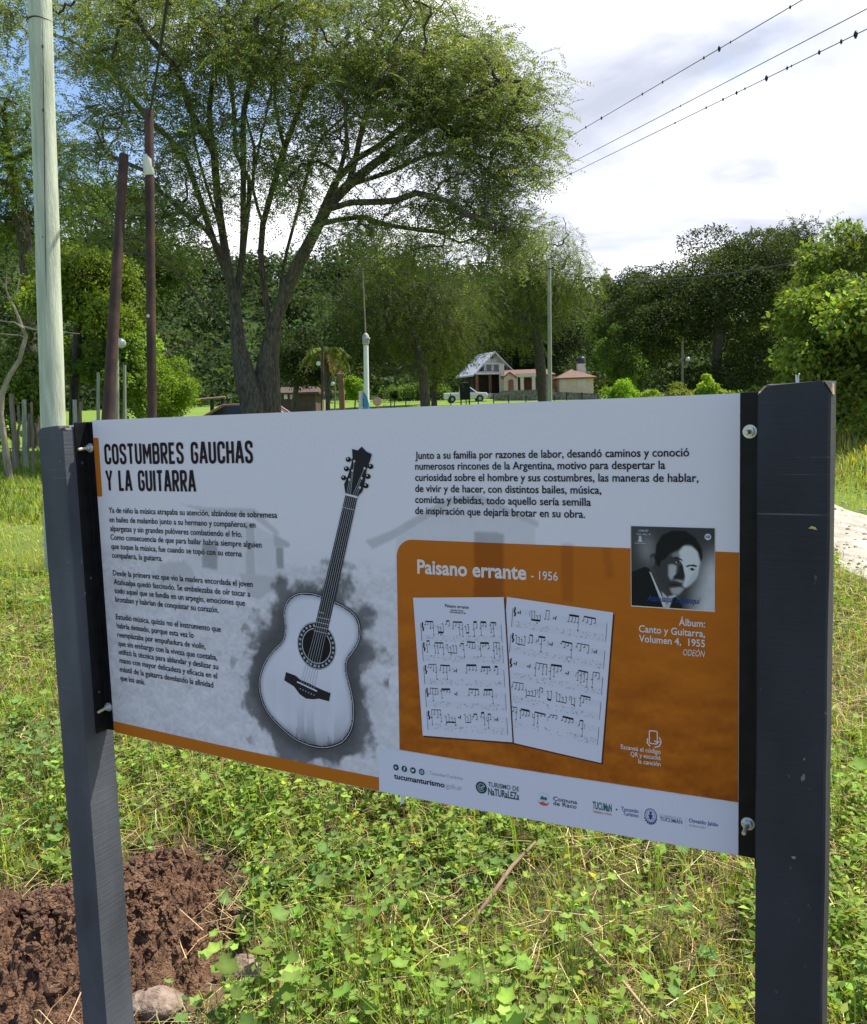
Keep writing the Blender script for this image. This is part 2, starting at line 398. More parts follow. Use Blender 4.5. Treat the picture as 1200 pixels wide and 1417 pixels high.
# ------- the printed board: faded photograph of a yard with huts, drawn as colour per point
ART = {'g_body': [(0.5512, 0.3311), (0.5284, 0.3338), (0.5051, 0.3314), (0.4865, 0.3226), (0.4755, 0.3091), (0.4712, 0.2917), (0.4733, 0.2727), (0.4722, 0.2556), (0.4653, 0.24), (0.4458, 0.223), (0.4259, 0.2015), (0.414, 0.1805), (0.4076, 0.1579), (0.4096, 0.1339), (0.42, 0.1111), (0.4389, 0.0919), (0.463, 0.0758), (0.4896, 0.0625), (0.5211, 0.0557), (0.5521, 0.0559), (0.5775, 0.0632), (0.5976, 0.0745), (0.6127, 0.0933), (0.6194, 0.1129), (0.6208, 0.1378), (0.6174, 0.162), (0.6106, 0.1859), (0.6062, 0.2059), (0.6095, 0.2227), (0.6204, 0.2361), (0.6313, 0.2514), (0.6369, 0.2681), (0.6359, 0.2862), (0.629, 0.2999), (0.6172, 0.3091), (0.6028, 0.3162), (0.5833, 0.3222)], 'g_bridge': [(0.4743, 0.1852), (0.4955, 0.1811), (0.5058, 0.1751), (0.5239, 0.1708), (0.5418, 0.1654), (0.5555, 0.162), (0.572, 0.1585), (0.5682, 0.1435), (0.5464, 0.1457), (0.5336, 0.1429), (0.518, 0.1422), (0.5035, 0.1488), (0.4922, 0.1607), (0.4696, 0.1696)], 'g_head': [(0.6275, 0.584), (0.6387, 0.5811), (0.6469, 0.5876), (0.6551, 0.5797), (0.6665, 0.5745), (0.6625, 0.5639), (0.6556, 0.5503), (0.6517, 0.5306), (0.6461, 0.5128), (0.6354, 0.5028), (0.6117, 0.5077), (0.6094, 0.5244), (0.6175, 0.5384), (0.6252, 0.5583), (0.628, 0.5701)], 'g_tun': [(0.6193, 0.5662), (0.615, 0.5504), (0.6087, 0.5352), (0.6636, 0.5542), (0.6576, 0.5377), (0.6534, 0.5219)], 'door1': [(0.2808, 0.4102), (0.3188, 0.409), (0.3164, 0.3625), (0.2781, 0.3632)], 'wall1': [(0.2507, 0.4644), (0.3892, 0.4543), (0.3881, 0.3503), (0.2441, 0.3558)], 'pill1': [(0.3892, 0.4543), (0.4095, 0.4522), (0.4072, 0.3555), (0.3867, 0.357)], 'wall2': [(0.411, 0.447), (0.4569, 0.4301), (0.4543, 0.3608), (0.4089, 0.3556)], 'awn': [(0.4521, 0.4352), (0.4906, 0.4184), (0.4871, 0.4105), (0.4545, 0.4105)], 'door2': [(0.4578, 0.4106), (0.4741, 0.41), (0.4744, 0.3723), (0.4581, 0.3728)], 'roof1': [(0.2277, 0.4847), (0.2938, 0.479), (0.4107, 0.4786), (0.4654, 0.4382), (0.4618, 0.4303), (0.4066, 0.4627), (0.2931, 0.4681)], 'far1': [(0.1676, 0.3658), (0.232, 0.3747), (0.2554, 0.3564), (0.2536, 0.3256), (0.1607, 0.3252)], 'shade1': [(0.3677, 0.3586), (0.4852, 0.356), (0.414, 0.312), (0.3919, 0.3171)], 'roof2': [(0.6494, 0.4293), (0.6982, 0.4467), (0.8099, 0.5046), (0.8609, 0.5097), (0.9606, 0.469), (0.9605, 0.4602), (0.8582, 0.4983), (0.82, 0.4955), (0.7049, 0.4337), (0.6621, 0.4151)], 'wall3': [(0.7091, 0.4351), (0.82, 0.4943), (0.8582, 0.4972), (0.9547, 0.4622), (0.9541, 0.4157), (0.708, 0.3808)], 'door3': [(0.8524, 0.4503), (0.9031, 0.4496), (0.9017, 0.3465), (0.8508, 0.3454)], 'band2': [(0.9971, 0.4372), (1.0152, 0.4379), (1.0144, 0.3494), (0.9963, 0.3504)], 'band3': [(1.0595, 0.4395), (1.0725, 0.4399), (1.0776, 0.389), (1.0646, 0.3883)]}
NU, NV = 660, 345
uu = np.linspace(0, SW, NU); vv = np.linspace(0, SH, NV); UU, VV = np.meshgrid(uu, vv)
def inside(poly, X, Y):
    r = np.zeros(X.shape, bool); n_ = len(poly); j = n_-1
    for i in range(n_):
        xi, yi = poly[i]; xj, yj = poly[j]
        if yi != yj:
            c = ((yi > Y) != (yj > Y)) & (X < (xj-xi)*(Y-yi)/(yj-yi)+xi); r ^= c
        j = i
    return r
def blur(a, k, it=2):
    for _ in range(it):
        for ax in (0, 1):
            p = np.pad(a, [(k, k) if q == ax else (0, 0) for q in (0, 1)], 'edge'); c = np.cumsum(p, ax)
            z0 = np.zeros_like(np.take(c, [0], ax)); c = np.concatenate([z0, c], ax); nn = a.shape[ax]
            a = (np.take(c, range(2*k+1, 2*k+1+nn), ax) - np.take(c, range(0, nn), ax))/(2*k+1)
    return a
lum = np.ones((NV, NU))*.80
gmask = blur((VV < .388).astype(float), 5)
gt = fbm(UU*26, VV*62, 41, 5); gt2 = fbm(UU*130, VV*190, 43, 2)
gl = .735 + .22*(gt-.5) + .20*(gt2-.5) - .10*sstep(.35, .05, VV)*(UU < .71)*0 - .06*sstep(.4, 0, UU)
lum = lum*(1-gmask) + gl*gmask
def put(k, val, soft=1, tex=.03):
    global lum
    mk = blur(inside(ART[k], UU, VV).astype(float), soft, 1)
    lum = lum*(1-mk) + (val + tex*(fbm(UU*60, VV*60, 51, 3)-.5)*2)*mk
for k, v in (('wall1', .70), ('pill1', .55), ('wall2', .69), ('door1', .40), ('door2', .38), ('awn', .52), ('roof1', .60), ('far1', .58), ('shade1', .58), ('wall3', .70), ('roof2', .58), ('door3', .44), ('band2', .60)): put(k, v)
# ink splash round the guitar
gm = inside(ART['g_body'], UU, VV).astype(float)
wob = fbm(UU*26, VV*26, 61, 4); wob2 = fbm(UU*85, VV*85, 63, 3)
halo = blur(gm, 15, 3)
low_ = .55 + .55*sstep(.36, .10, VV) + .18*sstep(.60, .40, UU)
ink = sstep(.10, .42, halo*2.1*low_ + .85*(wob-.5) + .30*(wob2-.5))*(halo > .002)*(.86+.14*sstep(.1, .5, halo*low_+.5*(fbm(UU*18, VV*18, 67, 4)-.4)))
lum = lum*(1-ink*.90) + .045*ink*.90
smoke = blur(gm, 26, 3)*fbm(UU*14, VV*14, 65, 4); lum = lum*(1-.35*np.clip(smoke*1.6, 0, 1))
artc = np.stack([lum*.96, lum*.912, lum*.98], -1).reshape(-1, 3)
V = PA(np.stack([UU.ravel(), VV.ravel()], 1), 0.0)
PRINT = attr_mat('printed_vinyl', .5, .15)
panel = np_mesh('panel', V, grid_faces(NU, NV), PRINT, sign, artc, True)
# back and edges of the board, an aluminium sheet 4 mm thick
e_u = np.concatenate([np.linspace(0, SW, 60), np.full(30, SW), np.linspace(SW, 0, 60), np.full(30, 0)])
e_v = np.concatenate([np.full(60, 0), np.linspace(0, SH, 30), np.full(60, SH), np.linspace(SH, 0, 30)])
ef = PA(np.stack([e_u, e_v], 1), -.0002); eb = PA(np.stack([e_u, e_v], 1), -.004); k_ = len(e_u); i_ = np.arange(k_)
EV = np.concatenate([ef, eb]); EF = np.stack([i_, (i_+1) % k_, (i_+1) % k_+k_, i_+k_], 1)
bu = np.linspace(0, SW, 40); bv = np.linspace(0, SH, 20); BU, BV = np.meshgrid(bu, bv); bk = PA(np.stack([BU.ravel(), BV.ravel()], 1), -.0041)
ALU = mat('board_edge', (.60, .60, .60), .5, metal=.1)
np_mesh('board_back', np.concatenate([EV, bk]), np.concatenate([EF, grid_faces(40, 20)[:, ::-1]+len(EV)]), ALU, panel)

# ------- printed layers, each a fraction of a millimetre proud of the one below
def ink_mat(name, c, rough=.5): return mat(name, c, rough, spec=.12)
INK = ink_mat('ink_black', (.012, .010, .014)); DARK = ink_mat('ink_title', (.020, .008, .012)); WHITE = ink_mat('ink_white', (.69, .67, .78))
GREY = ink_mat('ink_grey', (.40, .40, .43)); GREEN = ink_mat('ink_green', (.012, .075, .075)); ORANGE = ink_mat('ink_orange', (.52, .155, .012))
PALE = ink_mat('ink_pale', (.74, .66, .64)); BLUE = ink_mat('ink_blue', (.03, .075, .24)); RED = ink_mat('ink_red', (.55, .12, .07)); TEAL = ink_mat('ink_teal', (.01, .13, .13)); LGREY = ink_mat('ink_light_grey', (.55, .55, .58))

class PM:
    """polygons in panel metres (u, v), linked as one flat printed mesh"""
    def __init__(s): s.v = []; s.f = []; s.mi = []; s.m = 0; s.lay = 0
    def poly(s, P, h=0.0):
        b = len(s.v); s.v += [(p[0], p[1], h) for p in P]; s.f.append(tuple(range(b, b+len(P)))); s.mi.append(s.m)
    def line(s, P, t, h=0.0, closed=False, cap=0.0):
        P = [Vector((p[0], p[1])) for p in P]; n_ = len(P); Lf = []; Rt = []
        for i, p in enumerate(P):
            a = P[i-1] if (i > 0 or closed) else None; c = P[(i+1) % n_] if (i < n_-1 or closed) else None
            d0 = (p-a).normalized() if a is not None else None; d1 = (c-p).normalized() if c is not None else None
            if d0 is None: d0 = d1; p = p - d1*cap
            if d1 is None: d1 = d0; p = p + d0*cap
            nn = Vector((-d0.y-d1.y, d0.x+d1.x))
            if nn.length < 1e-6: nn = Vector((-d0.y, d0.x))
            nn.normalize(); k = 1/max(.45, nn.dot(Vector((-d0.y, d0.x))))
            Lf.append(p+nn*t/2*k); Rt.append(p-nn*t/2*k)
        b = len(s.v)
        for l, r in zip(Lf, Rt): s.v += [(l.x, l.y, h), (r.x, r.y, h)]
        for i in range(n_-1 if not closed else n_):
            j = (i+1) % n_; s.f.append((b+2*i+1, b+2*j+1, b+2*j, b+2*i)); s.mi.append(s.m)
    def disc(s, c, r, h=0.0, n=24, ry=None, rot=0.0):
        ry = ry or r; s.poly([(c[0]+r*math.cos(a)*math.cos(rot)-ry*math.sin(a)*math.sin(rot), c[1]+r*math.cos(a)*math.sin(rot)+ry*math.sin(a)*math.cos(rot)) for a in [2*math.pi*k/n for k in range(n)]], h)
    def ring(s, c, r, t, h=0.0, n=32, ry=None, rot=0.0, a0=0, a1=2*math.pi):
        ry = ry or r; full = abs(a1-a0-2*math.pi) < 1e-6; k_ = n if full else n+1
        A = [a0+(a1-a0)*k/n for k in range(k_)]
        s.line([(c[0]+r*math.cos(a)*math.cos(rot)-ry*math.sin(a)*math.sin(rot), c[1]+r*math.cos(a)*math.sin(rot)+ry*math.sin(a)*math.cos(rot)) for a in A], t, h, full)
    def build(s, name, mats, h, parent=None, label=None):
        uvh = np.array(s.v, float); W_ = PA(uvh[:, :2], 0)+((uvh[:, 2]+h)[:, None])*np.array(SN)
        par = parent or panel; W_ = W_ - np.array(parent_world(par))
        me = bpy.data.meshes.new(name); me.from_pydata(W_.tolist(), [], s.f); me.update()
        for mm in (mats if isinstance(mats, (list, tuple)) else [mats]): me.materials.append(mm)
        me.polygons.foreach_set('material_index', s.mi)
        o = bpy.data.objects.new(name, me); COL.objects.link(o); o.parent = par
        if label: o['label'] = label
        return o
    def grid(s, u0, v0, u1, v1, nu, nv, h=0.0):
        for i in range(nu):
            for j in range(nv):
                a, b = u0+(u1-u0)*i/nu, u0+(u1-u0)*(i+1)/nu; c, d = v0+(v1-v0)*j/nv, v0+(v1-v0)*(j+1)/nv
                s.poly([(a, c), (b, c), (b, d), (a, d)], h)

FONT = None
dg = None
def glyphs(body, offset=0.0, shear=0.0, font=True):
    c = bpy.data.curves.new('lettering', 'FONT'); c.body = body; c.offset = offset; c.shear = shear; c.resolution_u = 3
    if FONT and font: c.font = FONT
    o = bpy.data.objects.new('lettering', c); COL.objects.link(o)
    bpy.context.view_layer.update()
    me = bpy.data.meshes.new_from_object(o.evaluated_get(bpy.context.evaluated_depsgraph_get()))
    V = np.zeros(len(me.vertices)*3, np.float32); me.vertices.foreach_get('co', V); V = V.reshape(-1, 3)
    F = [tuple(p.vertices) for p in me.polygons]
    bpy.data.objects.remove(o); bpy.data.curves.remove(c); bpy.data.meshes.remove(me)
    return V[:, :2].copy(), F
_v, _f = glyphs('H'); CAPH = float(_v[:, 1].max())
def lettering(name, lines, cap, mats, h=.0009, bold=0.0, shear=0.0, parent=None, font=True):
    """lines: (text, u0, u1, v baseline[, cap]); every line is fitted between u0 and u1"""
    s = PM()
    for ln in lines:
        t, u0, u1, v = ln[:4]; cp = ln[4] if len(ln) > 4 else cap
        V, F = glyphs(t, bold, shear, font)
        k = (u1-u0)/(V[:, 0].max()-V[:, 0].min()); x = u0+(V[:, 0]-V[:, 0].min())*k; y = v+V[:, 1]*cp/CAPH
        b = len(s.v); s.v += [(float(a), float(c), 0.0) for a, c in zip(x, y)]
        for f in F: s.f.append(tuple(b+i for i in f)); s.mi.append(0)
    return s.build(name, mats, h, parent)

def mm(L): return [(t, a/1000, b/1000, v/1000) for t, a, b, v in L]
# condensed title capitals drawn stroke by stroke
def rounded(P, r, closed=False, n=5):
    if r <= 0: return P
    out = []; N_ = len(P)
    for i in range(N_):
        if not closed and i in (0, N_-1): out.append(P[i]); continue
        p = Vector(P[i]); a = Vector(P[i-1]); c = Vector(P[(i+1) % N_]); da = min(r, (a-p).length*.5); dc = min(r, (c-p).length*.5)
        s0 = p+(a-p).normalized()*da; s1 = p+(c-p).normalized()*dc
        for k in range(n+1):
            t = k/n; q = s0*(1-t)**2 + p*2*t*(1-t) + s1*t*t; out.append((q.x, q.y))
    res = [out[0]]
    for p in out[1:]:
        if abs(p[0]-res[-1][0])+abs(p[1]-res[-1][1]) > 1e-6: res.append(p)
    return res
GL = {
 'C': (1, [([(1, .70), (1, 1), (0, 1), (0, 0), (1, 0), (1, .30)], .22)]), 'O': (1, [([(0, .5), (0, 1), (1, 1), (1, 0), (0, 0), (0, .4999)], .22)]),
 'S': (1, [([(1, .72), (1, 1), (0, 1), (0, .60), (1, .42), (1, 0), (0, 0), (0, .28)], .20)]), 'T': (.95, [([(-.12, 1), (1.12, 1)], 0), ([(.5, .94), (.5, -.065)], 0)]),
 'U': (1, [([(0, 1.065), (0, 0), (1, 0), (1, 1.065)], .22)]), 'M': (1.35, [([(0, -.065), (0, 1.03)], 0), ([(.02, 1.0), (.5, .38), (.98, 1.0)], 0), ([(1, 1.03), (1, -.065)], 0)]),
 'B': (1, [([(.05, 1), (1, 1), (1, .53), (.05, .53)], .16), ([(0, 1.065), (0, -.065)], 0), ([(.75, .53), (1, .53), (1, 0), (.05, 0)], .16)]),
 'R': (1, [([(.05, 1), (1, 1), (1, .47), (.05, .47)], .18), ([(0, 1.065), (0, -.065)], 0), ([(.5, .43), (1.02, -.065)], 0)]),
 'E': (.85, [([(1.1, 1), (0, 1), (0, 0), (1.1, 0)], 0), ([(.1, .52), (.95, .52)], 0)]),
 'G': (1, [([(1, .72), (1, 1), (0, 1), (0, 0), (1, 0), (1, .46), (.5, .46)], .20)]), 'A': (1.08, [([(-.06, -.065), (.40, 1.0), (.60, 1.0), (1.06, -.065)], 0), ([(.2, .26), (.8, .26)], 0)]),
 'H': (1, [([(0, 1.065), (0, -.065)], 0), ([(1, 1.065), (1, -.065)], 0), ([(.1, .52), (.9, .52)], 0)]), 'Y': (1.05, [([(-.08, 1.065), (.5, .42), (1.08, 1.065)], 0), ([(.5, .44), (.5, -.065)], 0)]),
 'L': (.8, [([(0, 1.065), (0, 0), (1.1, 0)], 0)]), 'I': (0, [([(0, 1.065), (0, -.065)], 0)])}
def title_line(s, text, u0, u1, v, cap):
    t = .150*cap; w0 = .30; gap = .225; units = 0
    adv = []
    for ch in text:
        w = .15 if ch == ' ' else GL[ch][0]*w0
        adv.append(w); units += w+gap
    units -= gap; k = (u1-u0-t)/units; x = u0+t/2
    lay = 0
    for ch, w in zip(text, adv):
        if ch != ' ':
            for P, r in GL[ch][1]:
                Q = [(px*w*k, py*(cap-t)+t/2) for px, py in P]; Q = rounded(Q, r*cap*.95, False)
                s.line([(x+a, v+b) for a, b in Q], t, lay*.00004); lay = (lay+1) % 4
        x += (w+gap)*k
s = PM(); title_line(s, 'COSTUMBRES GAUCHAS', .0295, .4125, .5606, .0416); title_line(s, 'Y LA GUITARRA', .0290, .2712, .5075, .0418)
s.build('title_lettering', DARK, .0008)

LEFT = [('Ya de niño la música atrapaba su atención, alzándose de sobremesa', 30.8, 463.1, 463.1),
 ('en bailes de malambo junto a su hermano y compañeros, en', 31.0, 412.6, 444.1),
 ('alpargatas y sin grandes pulóveres combatiendo el frío.', 31.4, 380.3, 425.8),
 ('Como consecuencia de que para bailar habría siempre alguien', 30.7, 425.4, 408.1),
 ('que toque la música, fue cuando se topó con su eterna', 31.1, 377.7, 389.5),
 ('compañera, la guitarra.', 31.6, 173.8, 371.2),
 ('Desde la primera vez que vio la madera encordada el joven', 31.1, 401.3, 334.6),
 ('Atahualpa quedó fascinado. Se embelezaba de oír tocar a', 31.6, 394.8, 316.2),
 ('todo aquel que se fundía en un arpegio, emociones que', 32.0, 381.5, 298.3),
 ('brotaban y habrían de conquistar su corazón.', 32.4, 315.9, 280.2),
 ('Estudió música, quizás no el instrumento que', 31.0, 319.7, 243.9),
 ('habría deseado, porque esta vez lo', 31.6, 248.7, 225.5),
 ('reemplazaba por empuñadura de violín,', 31.8, 279.0, 206.9),
 ('que sin embargo con la viveza que contaba,', 32.4, 307.8, 188.5),
 ('utilizó la técnica para ablandar y deslizar su', 32.8, 309.7, 170.8),
 ('mano con mayor delicadeza y eficacia en el', 33.2, 306.1, 152.8),
 ('mástil de la guitarra develando la afinidad', 32.6, 295.1, 134.1),
 ('que los unía.', 31.9, 105.6, 115.7)]
RIGHT = [('Junto a su familia por razones de labor, desandó caminos y conoció', 749.1, 1185.4, 566.0),
 ('numerosos rincones de la Argentina, motivo para despertar la', 748.7, 1152.4, 548.6),
 ('curiosidad sobre el hombre y sus costumbres, las maneras de hablar,', 748.2, 1198.1, 530.5),
 ('de vivir y de hacer, con distintos bailes, música,', 747.8, 1059.5, 512.5),
 ('comidas y bebidas, todo aquello sería semilla', 747.4, 1043.6, 494.6),
 ('de inspiración que dejaría brotar en su obra.', 747.0, 1034.6, 476.6)]
for a, b in ((0, 6), (6, 10), (10, 18)): lettering('story_lettering', mm(LEFT[a:b]), .0110, INK, bold=.012)
lettering('story_lettering', mm(RIGHT), .0116, INK, bold=.014)

# orange panel with the huts showing faintly through
NB, MBv = 270, 180
bu = np.linspace(.710, SW-.0004, NB); bv = np.linspace(.0785, .4340, MBv); BU, BV = np.meshgrid(bu, bv)
rad = .030
du = np.clip(.710+rad-BU, 0, None); dv = np.clip(BV-(.4340-rad), 0, None)
over = np.hypot(du, dv); k_ = np.where((du > 0) & (dv > 0) & (over > rad), rad/np.maximum(over, 1e-6), 1.0)
PU = np.where(k_ < 1, .710+rad-du*k_, BU); PV = np.where(k_ < 1, .4340-rad+dv*k_, BV)
on = fbm(BU*22, BV*60, 71, 5); on2 = fbm(BU*150, BV*150, 73, 2)
ol = 1.0 + .55*(on-.5)*sstep(.40, .15, BV) + .22*(on2-.5)*sstep(.40, .10, BV) + .10*(on-.5) - .16*sstep(.38, .1, BV)
for kk, f in (('door3', .68), ('band2', .80), ('band3', .84)):
    mk = blur(inside(ART[kk], BU, BV).astype(float), 1, 1); ol = ol*(1-mk*(1-f))
oc = np.stack([ol*.50, ol**1.25*.138, ol**1.3*.010], -1).reshape(-1, 3)
np_mesh('orange_panel', PA(np.stack([PU.ravel(), PV.ravel()], 1), .0004), grid_faces(NB, MBv), PRINT, panel, oc, True)
# footer, lower orange bar, orange tab
def rrect(u0, v0, u1, v1, rads, n=8):
    P = []
    for (cx_, cy_, sx, sy, a0), r in zip(((u0, v0, 1, 1, math.pi), (u1, v0, -1, 1, 1.5*math.pi), (u1, v1, -1, -1, 0), (u0, v1, 1, -1, .5*math.pi)), rads):
        if r <= 0: P.append((cx_, cy_)); continue
        for k in range(n+1):
            a = a0+.5*math.pi*k/n; P.append((cx_+sx*r+r*math.cos(a), cy_+sy*r+r*math.sin(a)))
    return P
s = PM(); s.grid(.694, .0006, SW-.0004, .0772, 40, 4); s.poly(rrect(.669, .0006, .694, .0772, (0, 0, 0, .022))); s.build('footer_strip', WHITE, .0006)
s = PM(); s.grid(.0006, .0006, .669, .0240, 48, 1); s.build('orange_bar', ORANGE, .0004)
s = PM(); s.poly(rrect(.0006, .4955, .0148, .6148, (0, .004, .004, 0))); s.build('orange_tab', ORANGE, .0004)

# guitar picture
g = PM(); B = ART['g_body']
def smoothp(P, k=3):
    n_ = len(P); o_ = []
    for i in range(n_):
        p0, p1, p2, p3 = [Vector(P[(i+q) % n_]) for q in (-1, 0, 1, 2)]
        for j in range(k):
            t = j/k; q = .5*((2*p1)+(p2-p0)*t+(2*p0-5*p1+4*p2-p3)*t*t+(3*p1-p0-3*p2+p3)*t**3); o_.append((q.x, q.y))
    return o_
BS = smoothp(B); gc = np.mean(np.array(BS), 0)
inset = lambda P, d: [((p[0]-gc[0])*(1-d)+gc[0], (p[1]-gc[1])*(1-d*.8)+gc[1]) for p in P]
g.m = 0; g.poly(BS[::-1] if False else BS, 0)
g.m = 2; g.line(inset(BS, .02), .0012, .00008, True)
# the top itself: pale with a greyed lower bout, colours per point on a fine sheet
TB = inset(BS, .035); tu = np.linspace(min(p[0] for p in TB), max(p[0] for p in TB), 130); tv = np.linspace(min(p[1] for p in TB), max(p[1] for p in TB), 150); TU, TV_ = np.meshgrid(tu, tv)
ins = inside(TB, TU, TV_)
lt = .80 - .30*sstep(.10, .055, TV_)*(.6+.8*fbm(TU*60, TV_*12, 81, 3)) - .16*sstep(.14, .08, TV_)*(fbm(TU*70, TV_*8, 83, 3) > .52) - .10*(fbm(TU*14, TV_*14, 85, 3)-.5) - .10*sstep(.20, .15, TV_)*fbm(TU*90, TV_*5, 87, 2)
edge_ = blur(ins.astype(float), 5, 2); lt = lt*(.55+.45*sstep(.5, .95, edge_)) + 0.0; lt = np.clip(lt, .1, .85)
gf = grid_faces(130, 150); keep = ins.ravel()[gf].all(1)
gp = g.build('guitar_picture', [INK, WHITE, LGREY, ink_mat('ink_fret', (.50, .50, .53)), ink_mat('ink_wood', (.03, .028, .032))], .0008)
tcol = np.stack([lt*.88, lt*.855, lt*.97], -1).reshape(-1, 3)
uvt = np.stack([TU.ravel(), TV_.ravel()], 1)
topo = np_mesh('guitar_top', PA(uvt, .0011), gf[keep], PRINT, panel, tcol, True)
g = PM()
hc = (.5432, .2395); g.m = 4; g.disc(hc, .0420, 0, 40, .0425); g.m = 2; g.ring(hc, .0412, .0012, .0001); g.ring(hc, .0310, .0014, .0001); g.m = 3
for k in range(26):
    a = 2*math.pi*k/26; g.disc((hc[0]+.0362*math.cos(a), hc[1]+.0362*math.sin(a)), .0026, .0001, 6)
g.m = 0; g.disc(hc, .0285, .00015, 36)
g.m = 4; g.poly(ART['g_bridge'][::-1], .0003); g.m = 1; g.line([(.4989, .1704), (.5427, .1587)], .0026, .0004)
for k in range(6):
    t = (k+.5)/6; g.m = 3; g.disc((.503+.036*t, .1575-.0095*t+.002), .0013, .0004, 8)
NK = [(.6117, .5060), (.6354, .5015), (.5650, .2563), (.5360, .2590)]
g.m = 4; g.poly(NK[::-1], .0003)
a0, a1, b0, b1 = Vector(NK[0]), Vector(NK[1]), Vector(NK[3]), Vector(NK[2])
g.m = 3
for k in range(1, 20):
    t = (1-2**(-k/12))*1.50
    if t > .985: break
    g.line([a0.lerp(b0, t), a1.lerp(b1, t)], .0012, .0004)
for k in range(6):
    q = .1+.8*k/5; g.line([a0.lerp(a1, q), b0.lerp(b1, q), Vector((.503+.036*q, .1675-.0095*q))], .0008, .00045)
g.m = 4; g.poly(ART['g_head'], .0003); g.m = 1; g.line([(.6103, .5077), (.6364, .5024)], .0032, .0005)
for i, (tu_, tv_) in enumerate(ART['g_tun']):
    sgn = -1 if i < 3 else 1
    g.m = 0; g.disc((tu_, tv_), .0052, .0003, 12, .0044); g.line([(tu_, tv_), (tu_-sgn*.010, tv_-.002)], .002, .00032); g.m = 2; g.disc((tu_-.001, tv_+.0015), .0016, .0004, 8); g.disc((tu_-sgn*.012, tv_-.003), .0022, .0004, 8)
for k in range(6):
    q = .1+.8*k/5; e0 = a0.lerp(a1, q); tu_, tv_ = ART['g_tun'][(2-k) if k < 3 else k]; sgn = -1 if k < 3 else 1
    g.m = 2; g.line([e0, (tu_-sgn*.012, tv_-.003)], .0006, .00042)
g.build('guitar_picture', [INK, WHITE, LGREY, GREY, ink_mat('ink_wood_dark', (.022, .02, .024))], .0013)

# heading and album lines on the orange panel
lettering('song_lettering', [('Paisano errante', .7492, .9407, .3795)], .0218, PALE, .0010, bold=.028)
lettering('song_lettering', [('- 1956', .9484, .9914, .3805)], .0130, PALE, .0010, bold=.008)
lettering('album_lettering', [('Álbum:', .1708+1, .2070+1, .3263), ('Canto y Guitarra,', 1.1139, 1.2070, .3122), ('Volumen 4,  1955', 1.1140, 1.2070, .2979)], .0100, PALE, .0010, bold=.016)
lettering('album_lettering', [('ODEÓN', 1.1766, 1.2070, .2836)], .0088, PALE, .0010, shear=.25)
lettering('scan_lettering', [('Escaneá el código', 1.0866, 1.1448, .1339), ('QR y escuchá', 1.1009, 1.1448, .1248), ('la canción', 1.1123, 1.1448, .1155)], .0066, PALE, .0010, bold=.012)
s = PM(); c = (1.1345, .1560)
s.line(rounded([(c[0]-.0060, c[1]+.011), (c[0]+.0055, c[1]+.011), (c[0]+.0055, c[1]-.0080), (c[0]-.0060, c[1]-.0080)], .002, True), .0016, 0, True)
s.line([(c[0]+.0085, c[1]+.003), (c[0]+.0110, c[1]-.004), (c[0]+.0085, c[1]-.0105), (c[0]+.0015, c[1]-.0130)], .0018, .00005)
s.line([(c[0]-.0085, c[1]-.001), (c[0]-.0090, c[1]-.008), (c[0]-.005, c[1]-.0125)], .0018, .00005); s.line([(c[0]+.001, c[1]-.0030), (c[0]+.0055, c[1]-.0060), (c[0]+.0085, c[1]-.0035)], .0016, .0001)
s.build('phone_icon', PALE, .0010)

